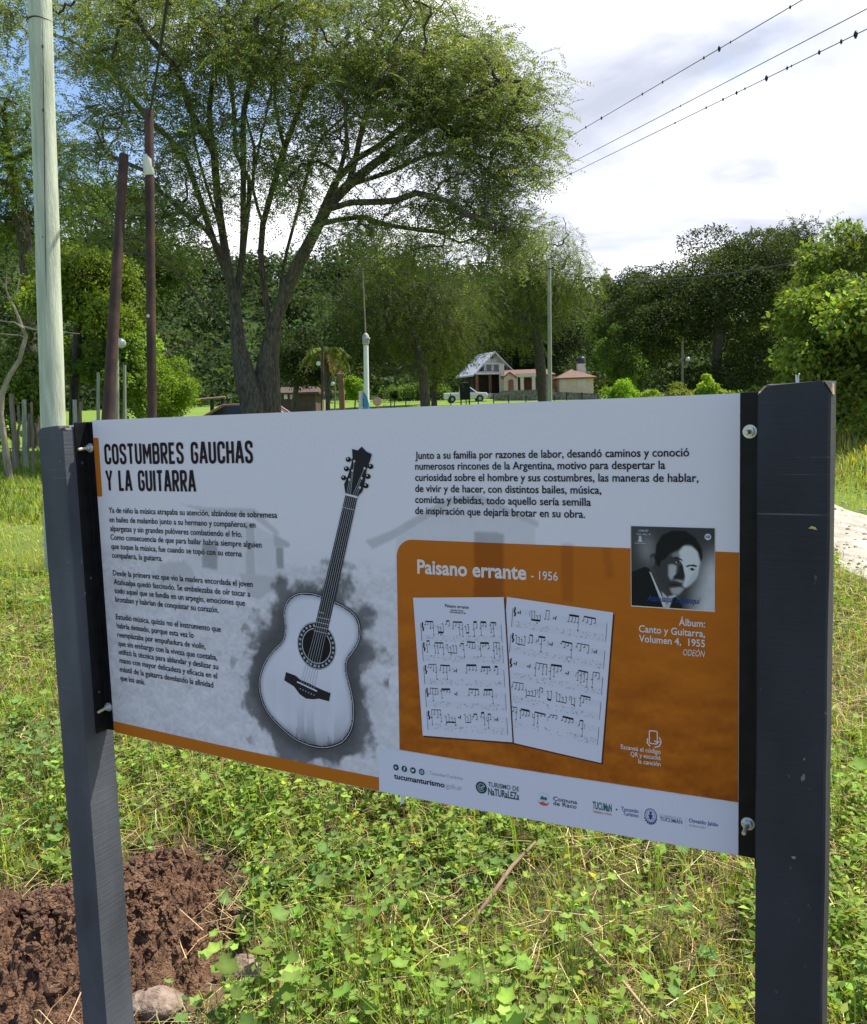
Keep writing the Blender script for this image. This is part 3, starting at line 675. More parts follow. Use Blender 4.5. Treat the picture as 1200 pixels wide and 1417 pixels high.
# sheet music
def sheet(c4, heading, seed):
    r_ = random.Random(seed); tl, tr_, br_, bl = [Vector(p) for p in c4]
    def q(x, y): return tuple((tl.lerp(tr_, x)).lerp(bl.lerp(br_, x), y))
    s = PM(); s.m = 3
    off = Vector((.0022, -.0026)); Pq = [Vector(q(x, y)) for x, y in ((0, 0), (1, 0), (1, 1), (0, 1))]
    s.m = 1
    for i in range(8):
        for j in range(8): s.poly([q(i/8, (j+1)/8), q((i+1)/8, (j+1)/8), q((i+1)/8, j/8), q(i/8, j/8)], .0004)
    s.m = 3; 
    for i in range(8):
        for j in range(8): s.poly([Vector(q(a, b))+off for a, b in ((i/8, (j+1)/8), ((i+1)/8, (j+1)/8), ((i+1)/8, j/8), (i/8, j/8))], 0)
    ys = [.19, .335, .50, .665, .83] if heading else [.075, .255, .43, .595, .765]
    for y in ys:
        s.m = 2
        for k in range(5): s.line([q(.07, y+k*.0085), q(.95, y+k*.0085)], .00028, .0006)
        for k in range(6): s.line([q(.07, y+.078+k*.0085), q(.95, y+.078+k*.0085)], .00026, .0006)
        s.m = 4
        for k in range(46):
            x = .12+.82*r_.random(); yy = y+.078+.0425*r_.random(); s.line([q(x, yy-.004), q(x+.003, yy+.004)], .0013, .0007)
        s.m = 0
        s.line([q(.068, y-.005), q(.068, y+.125)], .0007, .0007); s.line([q(.955, y), q(.955, y+.12)], .0006, .0007)
        s.line([q(.09, y-.014), q(.085, y+.02), q(.098, y+.03), q(.088, y+.05)], .0024, .0007)
        x = .125
        while x < .90:
            n_ = r_.choice([2, 3, 4, 4]); w = r_.uniform(.028, .036); upb = r_.random() < .72; yb = y-.016+r_.uniform(-.008, .006) if upb else y+.050+r_.uniform(0, .012)
            sl_ = r_.uniform(-.004, .004); thick = r_.choice([.0012, .0022, .0030])
            if x+w*(n_-1) > .93: break
            if r_.random() < .84:
                s.line([q(x, yb), q(x+w*(n_-1), yb+sl_)], thick, .00075)
                for k in range(n_):
                    hy_ = y+r_.uniform(.0, .036) if upb else y+r_.uniform(-.006, .028)
                    s.line([q(x+w*k, yb+sl_*k/max(1, n_-1)), q(x+w*k, hy_)], .0006, .0007)
                    s.disc(q(x+w*k-.007, hy_), .0011, .0008, 8, .0008, .3)
                    if r_.random() < .35: s.line([q(x+w*k, hy_), q(x+w*k, hy_+.055)], .0005, .0007); s.disc(q(x+w*k, hy_+.05), .0011, .0008, 8, .0009, .3)
            else:
                s.disc(q(x, y+.02), .0014, .0008, 8); s.line([q(x+.02, y+.004), q(x+.016, y+.03)], .0014, .0007)
            x += w*(n_-1)+r_.uniform(.035, .06)
            if r_.random() < .3: s.line([q(x-.02, y), q(x-.02, y+.034)], .0004, .0007)
    o = s.build('sheet_music', [INK, WHITE, LGREY, ink_mat('ink_shadow_tone', (.10, .03, .01)), ink_mat('ink_tab', (.42, .42, .45))], .0007 if heading is None else .0016)
    if heading:
        L_ = q(.36, .076); R_ = q(.62, .076)
        V0 = [('Paisano errante', L_[0], R_[0], (L_[1]+R_[1])/2+.0005, .0050), ('Atahualpa Yupanqui', q(.42, .096)[0], q(.56, .096)[0], q(.5, .096)[1], .0026), ('Guitarra', q(.41, .110)[0], q(.585, .110)[0], q(.5, .112)[1], .0030)]
        lettering('sheet_heading', V0, .005, INK, .0026, bold=.01, parent=panel)
    return o
sheet([(.9080, .3505), (1.0760, .3380), (1.0568, .1078), (.8865, .1222)], None, 5)
sheet([(.7410, .3385), (.9029, .3500), (.9151, .1206), (.7556, .1097)], True, 9)

# album photograph: grey studio portrait of a man in a dark suit
pu = np.linspace(0, 1, 210); PX, PY = np.meshgrid(pu, pu)      # y downwards
def pm(P): return inside(P, PX, PY).astype(float)
im = .05 + .42*sstep(.80, 1.10, PX+.20*PY)*sstep(.10, .6, PY) + .16*np.exp(-((PX-.20)**2/.012+(PY-.28)**2/.03))
im = im*(.75+.5*fbm(PX*5, PY*5, 91, 3))
def lay(P, v, k=1, it=2):
    global im
    m_ = blur(pm(P), k, it) if k else pm(P); im = im*(1-m_)+v*m_
lay([(.23, .36), (.26, .33), (.33, .34), (.40, .38), (.52, .30), (.66, .21), (.78, .24), (.845, .40), (.81, .60), (.70, .73), (.58, .84), (.50, .84), (.42, .78), (.36, .68), (.30, .56), (.26, .50)], .045, 1)
lay([(.245, .39), (.27, .37), (.285, .42), (.275, .50), (.255, .47)], .12, 1)
lay([(.57, .31), (.64, .225), (.72, .22), (.80, .28), (.835, .42), (.805, .58), (.73, .68), (.66, .74), (.625, .71), (.655, .62), (.61, .47)], .60, 2)
lay([(.74, .56), (.81, .50), (.79, .62), (.70, .71), (.66, .72)], .48, 3)
lay([(.49, .33), (.57, .29), (.60, .36), (.52, .37)], .22, 3)
lay([(.455, .47), (.50, .455), (.555, .47), (.545, .58), (.49, .66), (.455, .60)], .40, 2)
lay([(.47, .76), (.57, .73), (.65, .745), (.58, .83), (.51, .83)], .34, 2)
lay([(.50, .655), (.56, .64), (.655, .655), (.63, .685), (.55, .66)], .30, 1)
lay([(.29, .38), (.31, .22), (.38, .10), (.50, .04), (.66, .04), (.78, .12), (.85, .25), (.862, .36), (.845, .41), (.815, .30), (.75, .215), (.68, .195), (.61, .235), (.56, .28), (.47, .33), (.41, .40), (.37, .42), (.345, .50), (.315, .48)], .010, 1)
lay([(.48, .385), (.55, .362), (.615, .385), (.635, .415), (.60, .40), (.54, .385)], .012, 1, 1); lay([(.66, .475), (.70, .452), (.76, .448), (.805, .462), (.79, .478), (.72, .468), (.675, .485)], .010, 1, 1)
lay([(.535, .43), (.57, .412), (.615, .435), (.57, .447)], .34, 0); lay([(.56, .418), (.588, .416), (.592, .44), (.565, .444)], .008, 0); lay([(.535, .425), (.57, .405), (.615, .43), (.57, .417)], .01, 0)
lay([(.70, .512), (.735, .495), (.785, .512), (.74, .527)], .40, 0); lay([(.725, .499), (.755, .499), (.757, .525), (.728, .525)], .008, 0); lay([(.695, .508), (.735, .487), (.79, .508), (.74, .499)], .01, 0)
lay([(.60, .41), (.632, .47), (.655, .60), (.64, .625), (.59, .63), (.505, .62), (.54, .585), (.585, .54)], .022, 1, 1); lay([(.44, .695), (.49, .672), (.53, .680), (.56, .674), (.62, .71), (.56, .735), (.48, .73)], .035, 1, 1); lay([(.45, .703), (.54, .702), (.61, .712), (.53, .712)], .008, 0)
lay([(-.1, .62), (.17, .50), (.22, .52), (.26, .60), (.42, 1.02), (-.1, 1.1)], .010, 1, 1); lay([(.222, .555), (.245, .575), (.43, .99), (.395, 1.0)], .55, 0)
lay([(.37, .80), (.44, .86), (.54, .83), (.58, .88), (.50, 1.02), (.42, 1.0)], .42, 1, 1); lay([(.51, .87), (.56, .85), (.66, 1.05), (.45, 1.05)], .012, 1, 1)
im = np.clip(im*1.12, .01, .8)
UVp = np.stack([(1.1034+(1.2198-1.1034)*PX).ravel(), (.4664-(.4664-.3506)*PY).ravel()], 1)
pf = np_mesh('album_photograph', PA(UVp, .0012), grid_faces(210, 210)[:, ::-1], PRINT, panel, np.stack([im, im*.985, im*1.0], -1).reshape(-1, 3), True)
s = PM(); s.poly([(1.1024, .3490), (1.2203, .3490), (1.2203, .4668), (1.1024, .4668)], 0); s.m = 1; s.disc((1.2108, .4543), .0045, .0010, 16); s.m = 0
s.m = 2; s.poly([(1.1130, .4440), (1.1200, .4440), (1.1190, .4462), (1.1180, .4500), (1.1150, .4500), (1.1140, .4462)], .0010); s.disc((1.1165, .4505), .0022, .0011, 10)
s.line([(1.1085, .4420), (1.1245, .4420)], .0006, .0010); s.build('album_border', [PALE, WHITE, LGREY], .0006)
lettering('album_signature', [('Atahualpa Yupanqui', 1.126, 1.2005, .3590)], .0085, ink_mat('ink_signature', (.02, .06, .22)), .0017, bold=.012, shear=.35)
lettering('album_small_lettering', [('10', 1.2080, 1.2136, .4525, .0040)], .004, INK, .0024, bold=.02)
lettering('album_small_lettering', [('LDM-427', 1.1145, 1.1285, .4590, .0028), ('Vol. No. 4', 1.1115, 1.1310, .4540, .0026)], .003, LGREY, .0018, bold=.01)

# footer: icons, web address, emblems
s = PM()
for i, cx_ in enumerate((.7030, .7192, .7358, .7522)):
    c = (cx_, .0472); s.m = 0; s.disc(c, .0054, 0, 24); s.m = 1
    if i == 0: s.poly([(c[0]-.0018, c[1]-.0024), (c[0]+.0026, c[1]), (c[0]-.0018, c[1]+.0024)], .0002)
    if i == 1: s.line([(c[0]+.0018, c[1]+.0030), (c[0], c[1]+.0026), (c[0], c[1]-.0034)], .0014, .0002); s.line([(c[0]-.0017, c[1]+.0005), (c[0]+.0017, c[1]+.0005)], .0012, .0003)
    if i == 2: s.poly([(c[0]-.0030, c[1]-.0014), (c[0]+.0006, c[1]-.0024), (c[0]+.0026, c[1]+.0014), (c[0]+.0012, c[1]+.0026), (c[0], c[1]+.0010), (c[0]-.0026, c[1]+.0022)], .0002)
    if i == 3: s.ring(c, .0030, .0007, .0002, 16); s.ring(c, .0013, .0007, .0002, 12)
s.build('social_icons', [GREEN, WHITE], .0010)
lettering('web_lettering', [('/ TucumanTurismo', .7610, .8278, .0452)], .0062, GREY, .0010)
lettering('web_lettering', [('tucumanturismo', .6988, .7946, .0276)], .0088, INK, .0010, bold=.026)
lettering('web_lettering', [('.gob.ar', .7954, .8264, .0276)], .0088, GREY, .0010)
s = PM(); c = (.8604, .0385); s.m = 0; s.disc(c, .0098, 0, 28); s.m = 1
s.ring(c, .0062, .0008, .0002, 20, a0=.3, a1=5.6); s.ring(c, .0034, .0008, .0002, 16, a0=2.2, a1=7.4); s.disc(c, .0014, .0002, 10); s.line([(c[0]+.001, c[1]+.001), (c[0]+.007, c[1]+.004)], .0008, .0003)
s.build('nature_emblem', [GREEN, LGREY], .0010)
lettering('nature_lettering', [('TURISMO DE', .8722, .9250, .0426, .0072)], .007, GREEN, .0010, bold=.012); lettering('nature_lettering', [('NaTURaLEZa', .8722, .9250, .0288, .0112)], .011, GREEN, .0010, bold=.022)
s = PM(); c = (.9653, .0372); s.m = 0; s.ring(c, .0096, .0007, 0, 28, a0=.35, a1=2.8)
s.m = 1; s.poly([(c[0]-.0095, c[1]-.0035), (c[0]-.006, c[1]-.0068), (c[0]-.001, c[1]-.0040), (c[0]+.004, c[1]-.0074), (c[0]+.0095, c[1]-.0040), (c[0]+.006, c[1]-.0098), (c[0], c[1]-.0110), (c[0]-.006, c[1]-.0094)][::-1], .0001)
s.m = 2; s.poly([(c[0]-.006, c[1]-.0010), (c[0]+.006, c[1]-.0010), (c[0]+.0045, c[1]+.0040), (c[0]+.001, c[1]+.0020), (c[0]-.002, c[1]+.0050), (c[0]-.0045, c[1]+.002)], .0001)
s.m = 3; s.line([(c[0]-.005, c[1]-.0022), (c[0]+.005, c[1]-.0022)], .0008, .0002); s.build('commune_emblem', [LGREY, RED, TEAL, GREY], .0010)
lettering('commune_lettering', [('Comuna', .9810, 1.0189, .0374), ('de Raco', .9810, 1.0180, .0302)], .0064, INK, .0010, bold=.010)
lettering('province_lettering', [('TUCUMaN', 1.0432, 1.0723, .0347, .0112)], .011, TEAL, .0010, bold=.024); lettering('province_lettering', [('TIERRA VIVA', 1.0432, 1.0723, .0285, .0034)], .0034, RED, .0010, bold=.01)
s = PM(); s.disc((1.0797, .0394), .0013, 0, 10); s.build('dot_mark', INK, .0010)
lettering('tourism_lettering', [('Tucumán', 1.0865, 1.1123, .0392, .0060), ('Turismo', 1.0892, 1.1123, .0324, .0060)], .006, BLUE, .0010, bold=.008)
for u_, v_ in ((1.1164, .0290), (1.1806, .0270)):
    s = PM(); s.line([(u_, v_), (u_, v_+.018)], .0005); s.build('divider_line', LGREY, .0010)
s = PM(); c = (1.1300, .0383); s.m = 1; s.ring(c, .0085, .0012, 0, 28, .0105); s.ring(c, .0060, .0005, 0, 24, .0080); s.disc((c[0], c[1]+.0045), .0021, .0001, 10); s.line([(c[0]-.004, c[1]-.004), (c[0]+.004, c[1]-.004)], .0010, .0001)
s.poly([(c[0]-.0036, c[1]+.0008), (c[0], c[1]-.0070), (c[0]+.0036, c[1]+.0008), (c[0]+.001, c[1]+.0022), (c[0]-.001, c[1]+.0022)], .0002)
for k in range(8):
    a = math.pi*(1.1+.8*k/7); s.disc((c[0]+.0085*math.cos(a), c[1]-.0012+.0112*math.sin(a)), .0014, .0003, 8)
s.build('government_emblem', [LGREY, BLUE], .0010)
lettering('government_lettering', [('GOBIERNO DE', 1.1434, 1.1747, .0392, .0038)], .0038, GREY, .0010); lettering('government_lettering', [('TUCUMÁN', 1.1434, 1.1753, .0334, .0054)], .005, BLUE, .0010, bold=.01)
lettering('governor_lettering', [('Osvaldo Jaldo', 1.1847, 1.2250, .0383, .0056)], .005, BLUE, .0010, bold=.012); lettering('governor_lettering', [('Gobernador', 1.1847, 1.2090, .0318, .0040)], .004, GREY, .0010)
# a torn strip of protective film hanging under the lower edge
A_ = [(.7090, .0030), (.7160, .0025), (.7150, -.0080), (.7115, -.0165), (.7060, -.0195), (.7080, -.0120)]
s = PM(); s.poly([A_[0], A_[5], A_[2], A_[1]], -.0046); s.poly([A_[5], A_[4], A_[3], A_[2]], -.0046); s.build('film_strip', WHITE, 0)
# ------------------------------------------------------------------ poles and wires
GREENWOOD = mat('treated_wood', (.50, .54, .43), .85, .12, 3.0, .5, 22, stretch=(6, 6, .5), dark=(.37, .40, .31))
RUSTY = mat('rusty_steel', (.068, .034, .028), .8, .35, 3, .3, 60, dark=(.034, .019, .017))
OLDWOOD = mat('weathered_wood', (.20, .165, .125), .9, .3, 5, .6, 25, stretch=(5, 5, .6))
PALEWOOD = mat('pale_pole_wood', (.30, .32, .24), .9, .2, 5, .4, 25, stretch=(5, 5, .6))
PORC = mat('porcelain', (.62, .62, .58), .4); DARKM = mat('dark_metal', (.02, .02, .022), .5)
CABLE = mat('cable_black', (.012, .012, .013), .6)
def pole(name, base, top, r0, r1, m, label, cat, group=None, n=12, seg=10, wob=0.0):
    b = MB(); P = []; 
    for k in range(seg+1):
        t = k/seg; q = base.lerp(top, t); P.append(q + Vector((random.uniform(-wob, wob), random.uniform(-wob, wob), 0)))
    P[0] = base + (base-top).normalized()*.4
    b.tube(P, [r0+(r1-r0)*k/seg for k in range(seg+1)], n)
    o = b.build(name, m, None, base); tag(o, label, cat, group); return o
YP = 8.2
b_ = at(80, 793, YP); b_.z = gzf(b_.x, YP)
t_top = at(54.5, -20, YP); up_ = (t_top-b_); t_top = b_ + up_*1.18
pp = pole('utility_pole', b_, t_top, .112, .098, GREENWOOD, 'pale green treated wooden utility pole standing behind the left end of the sign', 'pole', None, 20, 16, .002)
m = MB()
q0 = at(54.5, 30, YP); m.tube([q0+Vector((.104*math.cos(a), .104*math.sin(a), .004*math.sin(3*a))) for a in [2*math.pi*k/24 for k in range(25)]], .006, 6, False); m.build('wire_tie', DARKM, pp)
for px, py in ((59, 64), (60, 152), (61, 372), (64, 443), (66, 500), (59, 328)):
    c = at(px, py, YP-.098); m = MB(); m.ball(c, .012, 8, 5, (.8, .5, 1.5)); m.build('knot', mat('knot_wood', (.10, .09, .07), .9), pp)
m = MB(); ck = [at(58.5+i*.9+random.uniform(-.4, .4), 20+i*62, YP-.1045+.0008*i) for i in range(9)]
m.tube(ck, [.001]+[.0035]*7+[.001], 5); m.build('drying_crack', mat('crack_shade', (.05, .045, .035), .95), pp)

Y1 = 15.0
p0 = ground_at(211, Y1); p1 = at(206, 152, Y1)
rp = pole('steel_pole', p0, p1, .080, .074, RUSTY, 'upright red-brown steel pole with a white band, left of the big tree', 'pole', None, 14)
c = at(205.5, 229, Y1); m = MB(); m.tube([c+Vector((0, 0, -.17)), c+Vector((0, 0, -.15)), c+Vector((0, 0, .10)), c+Vector((0, 0, .17))], [.07, .087, .088, .07], 14); m.build('white_band', PORC, rp)
c = at(205, 437, Y1-.08); m = MB(); m.tube([c, c+Vector((0, -.004, 0))], .028, 10); m.build('number_tag', PORC, rp)
for zz_ in (165, 182): 
    c = at(204, zz_, Y1); m = MB(); m.tube([c+Vector((-.12, -.05, 0)), c+Vector((.02, 0, 0))], .012, 6); m.ball(c+Vector((-.13, -.05, .03)), .035, 8, 5); m.build('cable_clamp', DARKM, rp)
p0 = ground_at(142, 14.4); p1 = at(171.5, 214, Y1-.1)
pole('steel_pole', p0, p1, .105, .076, RUSTY, 'dark red-brown steel pole leaning right as a strut', 'pole', None, 14)
# cable from the upright pole up and over the camera's left shoulder
def wire(name, P, r, label, group=None, sag=0.0, beads=(), n=6, seg=26, cat='wire'):
    A, B_ = P; b = MB(); Q = []
    for k in range(seg+1):
        t = k/seg; q = A.lerp(B_, t); q.z -= sag*4*t*(1-t); Q.append(q)
    b.tube(Q, r, n)
    o = b.build(name, CABLE, None, A); tag(o, label, cat, group)
    return o, Q
wire('cable', (at(206, 160, Y1), at(233, -12, 7.5)), .016, 'black cable rising from the top of the red-brown steel pole', None, .05, cat='cable')
def marker(parent, c, r):
    m = MB(); m.ball(c, r, 8, 6, (.8, .8, 1.25)); m.tube([c+Vector((0, 0, -r*1.4)), c+Vector((0, 0, r*1.3))], r*.4, 5); m.build('line_marker', CABLE, parent)
def wire_px(a, b, Ya, Yb, r, label, beads):
    A, B_ = at(*a, Ya), at(*b, Yb)
    ext = (B_-A); o, Q = wire('overhead_wire', (A-ext*.6, B_+ext*.9), r, label, 'overhead wires with dark markers', .0)
    for (x, y, s) in beads:
        # nearest point on the wire to the seen bead
        best = min((A.lerp(B_, k/400) for k in range(-200, 600)), key=lambda q: (proj(q)-Vector((x, y))).length)
        marker(o, best, .030*s)
def proj(p):
    d = Vector(p)-Vector((0, 0, EYE)); z = d.dot(_F); return Vector((600+FPX*d.dot(_R)/z, 708.5-FPX*d.dot(_U)/z))
cr2 = lambda L: [(680+x/2.308, y/2.308, s) for x, y, s in L]
wire_px((697, 243), (1110, 0), 34, 15, .0085, 'uppermost of the three overhead wires, thin and dotted with dark markers', cr2([(730, 160, 1.3), (683, 188, .8), (550, 266, .8), (485, 304, .8), (355, 382, 1.1), (305, 410, .9), (250, 440, .8), (958, 24, .8), (765, 140, .6), (100, 525, 1), (58, 550, 1.1)]))
wire_px((720, 262), (1200, 12), 34, 15, .0085, 'middle overhead wire of three, nearly bare of markers', cr2([(605, 342, .6), (235, 532, .9), (165, 568, .8), (135, 583, 1.1), (115, 594, 1.1), (580, 354, .5)]))
wire_px((738, 266), (1200, 40), 34, 15, .0085, 'lowest of the three overhead wires, carrying the most dark markers', cr2([(880, 248, 1.4), (945, 214, .9), (960, 208, .6), (1045, 163, 1.0), (1115, 129, 1.0), (1162, 103, 1.5), (785, 296, 1.0), (811, 283, .7), (742, 317, .9), (687, 344, .8), (588, 394, .7), (256, 556, 1.1), (205, 583, 1.1), (180, 596, 1.2), (160, 606, .8)]))

Y2 = 52
p0 = ground_at(761.5, Y2); p1 = at(760, 360, Y2)
wp = pole('wooden_pole', p0, p1, .13, .11, PALEWOOD, 'tall slim wooden pole in front of the pink bungalow', 'pole', None, 10)
m = MB(); c = at(760, 372, Y2); m.tube([c+Vector((-.1, -.15, 0)), c+Vector((.25, -.15, 0))], .04, 6); m.ball(c+Vector((.22, -.18, .06)), .06, 8, 5); m.build('insulator', DARKM, wp)
wire('telephone_wire', (at(760, 371, Y2), at(1230, 336, 19)), .018, 'single dark wire running right from the wooden pole past the dark trees', None, .75)

Y3 = 38
p0 = ground_at(508, Y3); p1 = at(506.5, 478, Y3)
WHITEP = mat('pole_white', (.66, .66, .66), .6, .06, 3)
lp = pole('lamp_post', p0, p1, .125, .105, WHITEP, 'stout white post with a blue swoosh round its foot', 'lamp post', None, 14)
z0 = p0.z; 
m = MB(); ns = 14
yb = at(508, 566, Y3).z; yt = at(508, 548, Y3).z
def rr(z): return .1275 - .02*max(0, (z-p0.z))/(p1.z-p0.z)
V = []; F = []
for k in range(25):
    a = 2*math.pi*k/24; w = (.5+.5*math.sin(a-2.3)); zt_ = yb + .06 + (yt-yb+.08)*(w**1.3)
    for z in (z0-.1, zt_): V.append(Vector((p0.x+(p1.x-p0.x)*(z-z0)/(p1.z-z0), p0.y, z)) + Vector((math.cos(a), math.sin(a), 0))*(.1285))
F = [(2*k, 2*k+2, 2*k+3, 2*k+1) for k in range(24)]
m.add(V, F, True); m.build('blue_swoosh', mat('paint_blue', (.045, .22, .47), .5), lp)
m = MB(); c = p1; m.tube([c+Vector((0, 0, -.05)), c+Vector((0, 0, .1)), c+Vector((0, 0, .42)), c+Vector((0, 0, .52))], [.07, .15, .14, .06], 12); m.tube([c+Vector((.06, -.1, .16)), c+Vector((.17, -.16, .3))], .05, 8); m.build('lamp_head', mat('lamp_grey', (.30, .31, .30), .5, .3, 8), lp)
m = MB(); m.tube([c+Vector((0, 0, .5)), c+Vector((-.02, 0, 3.3))], [.035, .028], 8); m.build('mast', OLDWOOD, lp)
# round pale-red disc on a short post
p0 = ground_at(522.5, 37.4); c = at(522, 555.5, 37.3)
rs = empty('round_sign', p0, 'round faded red disc on a short post beside the white lamp post', 'sign')
m = MB(); m.tube([c+Vector((0, .0, 0)), c+Vector((0, .02, 0))], .19, 24, True, False); m.build('disc', mat('faded_red', (.50, .27, .24), .6, .15, 8), rs)
m = MB(); m.tube([p0-Vector((0, 0, .2)), c+Vector((0, .05, .05))], .03, 8); m.build('sign_stem', OLDWOOD, rs)

def lamp_pole(px, ptop, Y, r, m_, label, lamp=None, group=None):
    p0 = ground_at(px, Y); p1 = at(px+.3, ptop, Y); o = pole('street_pole', p0, p1, r, r*.8, m_, label, 'pole', group, 8)
    if lamp:
        c = at(lamp[0], lamp[1], Y); q = MB(); q.tube([Vector((p1.x, p1.y, c.z+.05)), c+Vector((0, 0, .05))], .03, 6); q.build('lamp_arm', DARKM, o)
        q = MB(); q.ball(c, .13, 10, 7, (1, 1, .9)); q.build('lamp_globe', PORC, o)
    return o
lamp_pole(944.5, 472, 44, .075, OLDWOOD, 'dark wooden pole with a small white lamp under the dark trees', (952, 497))
lamp_pole(446, 478, 46, .085, RUSTY, 'thin rust-coloured pole with a lamp beside the palm', (441, 503))
lamp_pole(463.5, 522, 55, .055, OLDWOOD, 'thin grey pole with a round white lamp right of the palm', (461, 531))
lamp_pole(499, 541, 50, .13, WHITEP, 'short white painted post on the lawn left of the lamp post')
lamp_pole(448, 553, 35, .07, mat('pale_yellow_post', (.52, .47, .30), .8), 'stubby pale yellow post at the edge of the lawn')
lamp_pole(160, 437, 21, .085, PALEWOOD, 'pale bare pole standing between the two red-brown steel poles', (167, 475))
lamp_pole(172, 505, 21.5, .05, PALEWOOD, 'short thin pole just right of the pale bare pole')
lamp_pole(135.5, 515, 20, .045, PALEWOOD, 'slim pale stick at the foot of the leaning steel pole')
# white notice behind the leaning pole
c = at(153, 535, 20.5); p0 = Vector((c.x, c.y, gzf(c.x, c.y)))
ns_ = empty('notice', p0, 'small white notice on a stake behind the leaning steel pole', 'notice')
m = MB(); m.box(c, (.17, .02, .38)); m.build('notice_board', mat('notice_white', (.62, .62, .68), .6, .1, 9), ns_)
m = MB(); m.tube([p0-Vector((0, 0, .2)), c+Vector((0, .03, 0))], .03, 6); m.build('stake', OLDWOOD, ns_)
# rough stakes along the bushes at the far left
for i, (x, yt_, r, lean, lab) in enumerate(((17, 545, .055, 5, 'thick grey stake, tallest of the row at the far left edge'), (32, 553, .052, 3, 'smooth pale stake beside the tallest one at the left edge'), (26, 560, .03, -2, 'thin brown stake squeezed between two thicker stakes'), (44, 556, .028, 1, 'slim dark stake nearest the green utility pole'), (4, 592, .06, 7, 'leaning pale stake cut off by the left edge of the view'), (39, 572, .024, -3, 'short thin stake right of the smooth pale one'), (103, 553, .05, 0, 'stake seen just right of the utility pole, by the bushes'), (111, 556, .04, 1, 'mossy stake second to the right of the utility pole'))):
    Y = 17.2+.25*(i % 3); p1 = at(x, yt_, Y); p0 = ground_at(x+lean, Y)
    pole('wooden_stake', p0, p1, r, r*.85, OLDWOOD if i not in (1, 4, 6) else PALEWOOD, lab, 'stake', 'stakes along the left edge', 8, 7, .018)
# low rail with two dark posts by the round bush
p0 = ground_at(293, 33)
fr = empty('rail_fence', p0, 'low wooden rail on two dark posts between the round bush and the big tree', 'fence')
for x in (293.5, 308.5):
    q = ground_at(x, 33); t = at(x, 553, 33); m = MB(); m.tube([q-Vector((0, 0, .2)), t], .075, 8); m.build('post', mat('fence_dark', (.03, .028, .025), .9), fr)
m = MB(); m.tube([at(272, 553.5, 33), at(312, 550, 33)], .055, 8); m.build('rail', OLDWOOD, fr)

# ------------------------------------------------------------------ village: houses, wall, cars, fence
HY = 100.0
STUCCO = mat('pink_stucco', (.56, .40, .31), .9, .06, 2, .15, 30); STUCCO2 = mat('pale_stucco', (.60, .50, .42), .9, .06, 2)
TILE = mat('roof_tile', (.155, .090, .070), .85, .25, 3, .7, 8, stretch=(6, 1, 1)); SHEET = mat('roof_sheet', (.40, .40, .43), .5, .10, 1.2, .2, 10, metal=.1)
DOORW = mat('door_wood', (.20, .075, .05), .7, .2, 3); GLASS = mat('dark_glass', (.012, .015, .02), .12, spec=.6); FRAMEW = mat('frame_white', (.62, .60, .60), .6)
STONE = mat('stone_wall', (.15, .135, .115), .95, .5, 3.5, .9, 5, dark=(.07, .062, .055))
gH = lambda px: ground_at(px, HY)
def wallbox(mb, x0, x1, ytop, ybot, Y0, Y1):
    a, b = at(x0, ybot, Y0), at(x1, ybot, Y0); zt = at((x0+x1)/2, ytop, Y0).z; zb = min(a.z, b.z)
    mb.box(((a.x+b.x)/2, (Y0+Y1)/2, (zt+zb)/2), (b.x-a.x, Y1-Y0, zt-zb)); return zb, zt
# bungalow -----------------------------------------------------------------
base = gH(760)
bun = empty('bungalow', base, 'pink single storey bungalow with red tiled roofs and a water tank', 'house')
P_ = lambda x, y, d=0.0: at(x, y, HY+d)
m = MB(); zb = P_(700, 556).z - .6
zeL = P_(700, 520).z; zeR = P_(800, 523).z
xA, xB, xC, xD = P_(697, 530).x, P_(767, 530).x, P_(774, 530).x, P_(821, 530).x
m.box(((xA+xB)/2, HY+4.5, (zb+zeL)/2), (xB-xA, 6.0, zeL-zb)); m.box(((xC+xD)/2, HY+3.0, (zb+zeR)/2), (xD-xC, 6.4, zeR-zb)); m.box(((xB+xC)/2, HY+5.2, (zb+zeL)/2-.1), (xC-xB+.1, 5, zeL-zb))
# gabled porch bay at the left
gx0, gx1 = P_(697.5, 530).x, P_(713, 530).x; zg = P_(705, 516.5).z; ze = P_(705, 522).z
m.extrude([Vector((gx0, HY-.3, zb)), Vector((gx1, HY-.3, zb)), Vector((gx1, HY-.3, ze)), Vector(((gx0+gx1)/2, HY-.3, zg)), Vector((gx0, HY-.3, ze))], (0, 1.78, 0))
walls = m.build('wall', STUCCO, bun)
m = MB()
def roof(mb, x0, x1, y0, y1, ze, zr, ov=.3, hip=1.2, th=.14):
    x0 -= ov; x1 += ov; y0 -= ov; y1 += ov; ym = (y0+y1)/2
    for dz in (0,):
        V = [(x0, y0, ze), (x1, y0, ze), (x1, y1, ze), (x0, y1, ze), (x0+hip, ym, zr), (x1-hip, ym, zr)]
        W = [(a, b, c-th) for a, b, c in V[:4]]
        mb.add(V+W, [(0, 1, 5, 4), (1, 2, 5), (2, 3, 4, 5), (3, 0, 4), (0, 6, 7, 1), (1, 7, 8, 2), (2, 8, 9, 3), (3, 9, 6, 0), (9, 8, 7, 6)])
roof(m, xA, xB, HY+.7, HY+7.5, zeL+.05, P_(740, 511).z+.25, .25, .6)
m.build('roof', TILE, bun)
m = MB(); roof(m, xC, xD, HY-.2, HY+6.2, zeR+.05, P_(800, 513).z+.35, .35, 2.2); m.build('roof', TILE, bun)
m = MB()
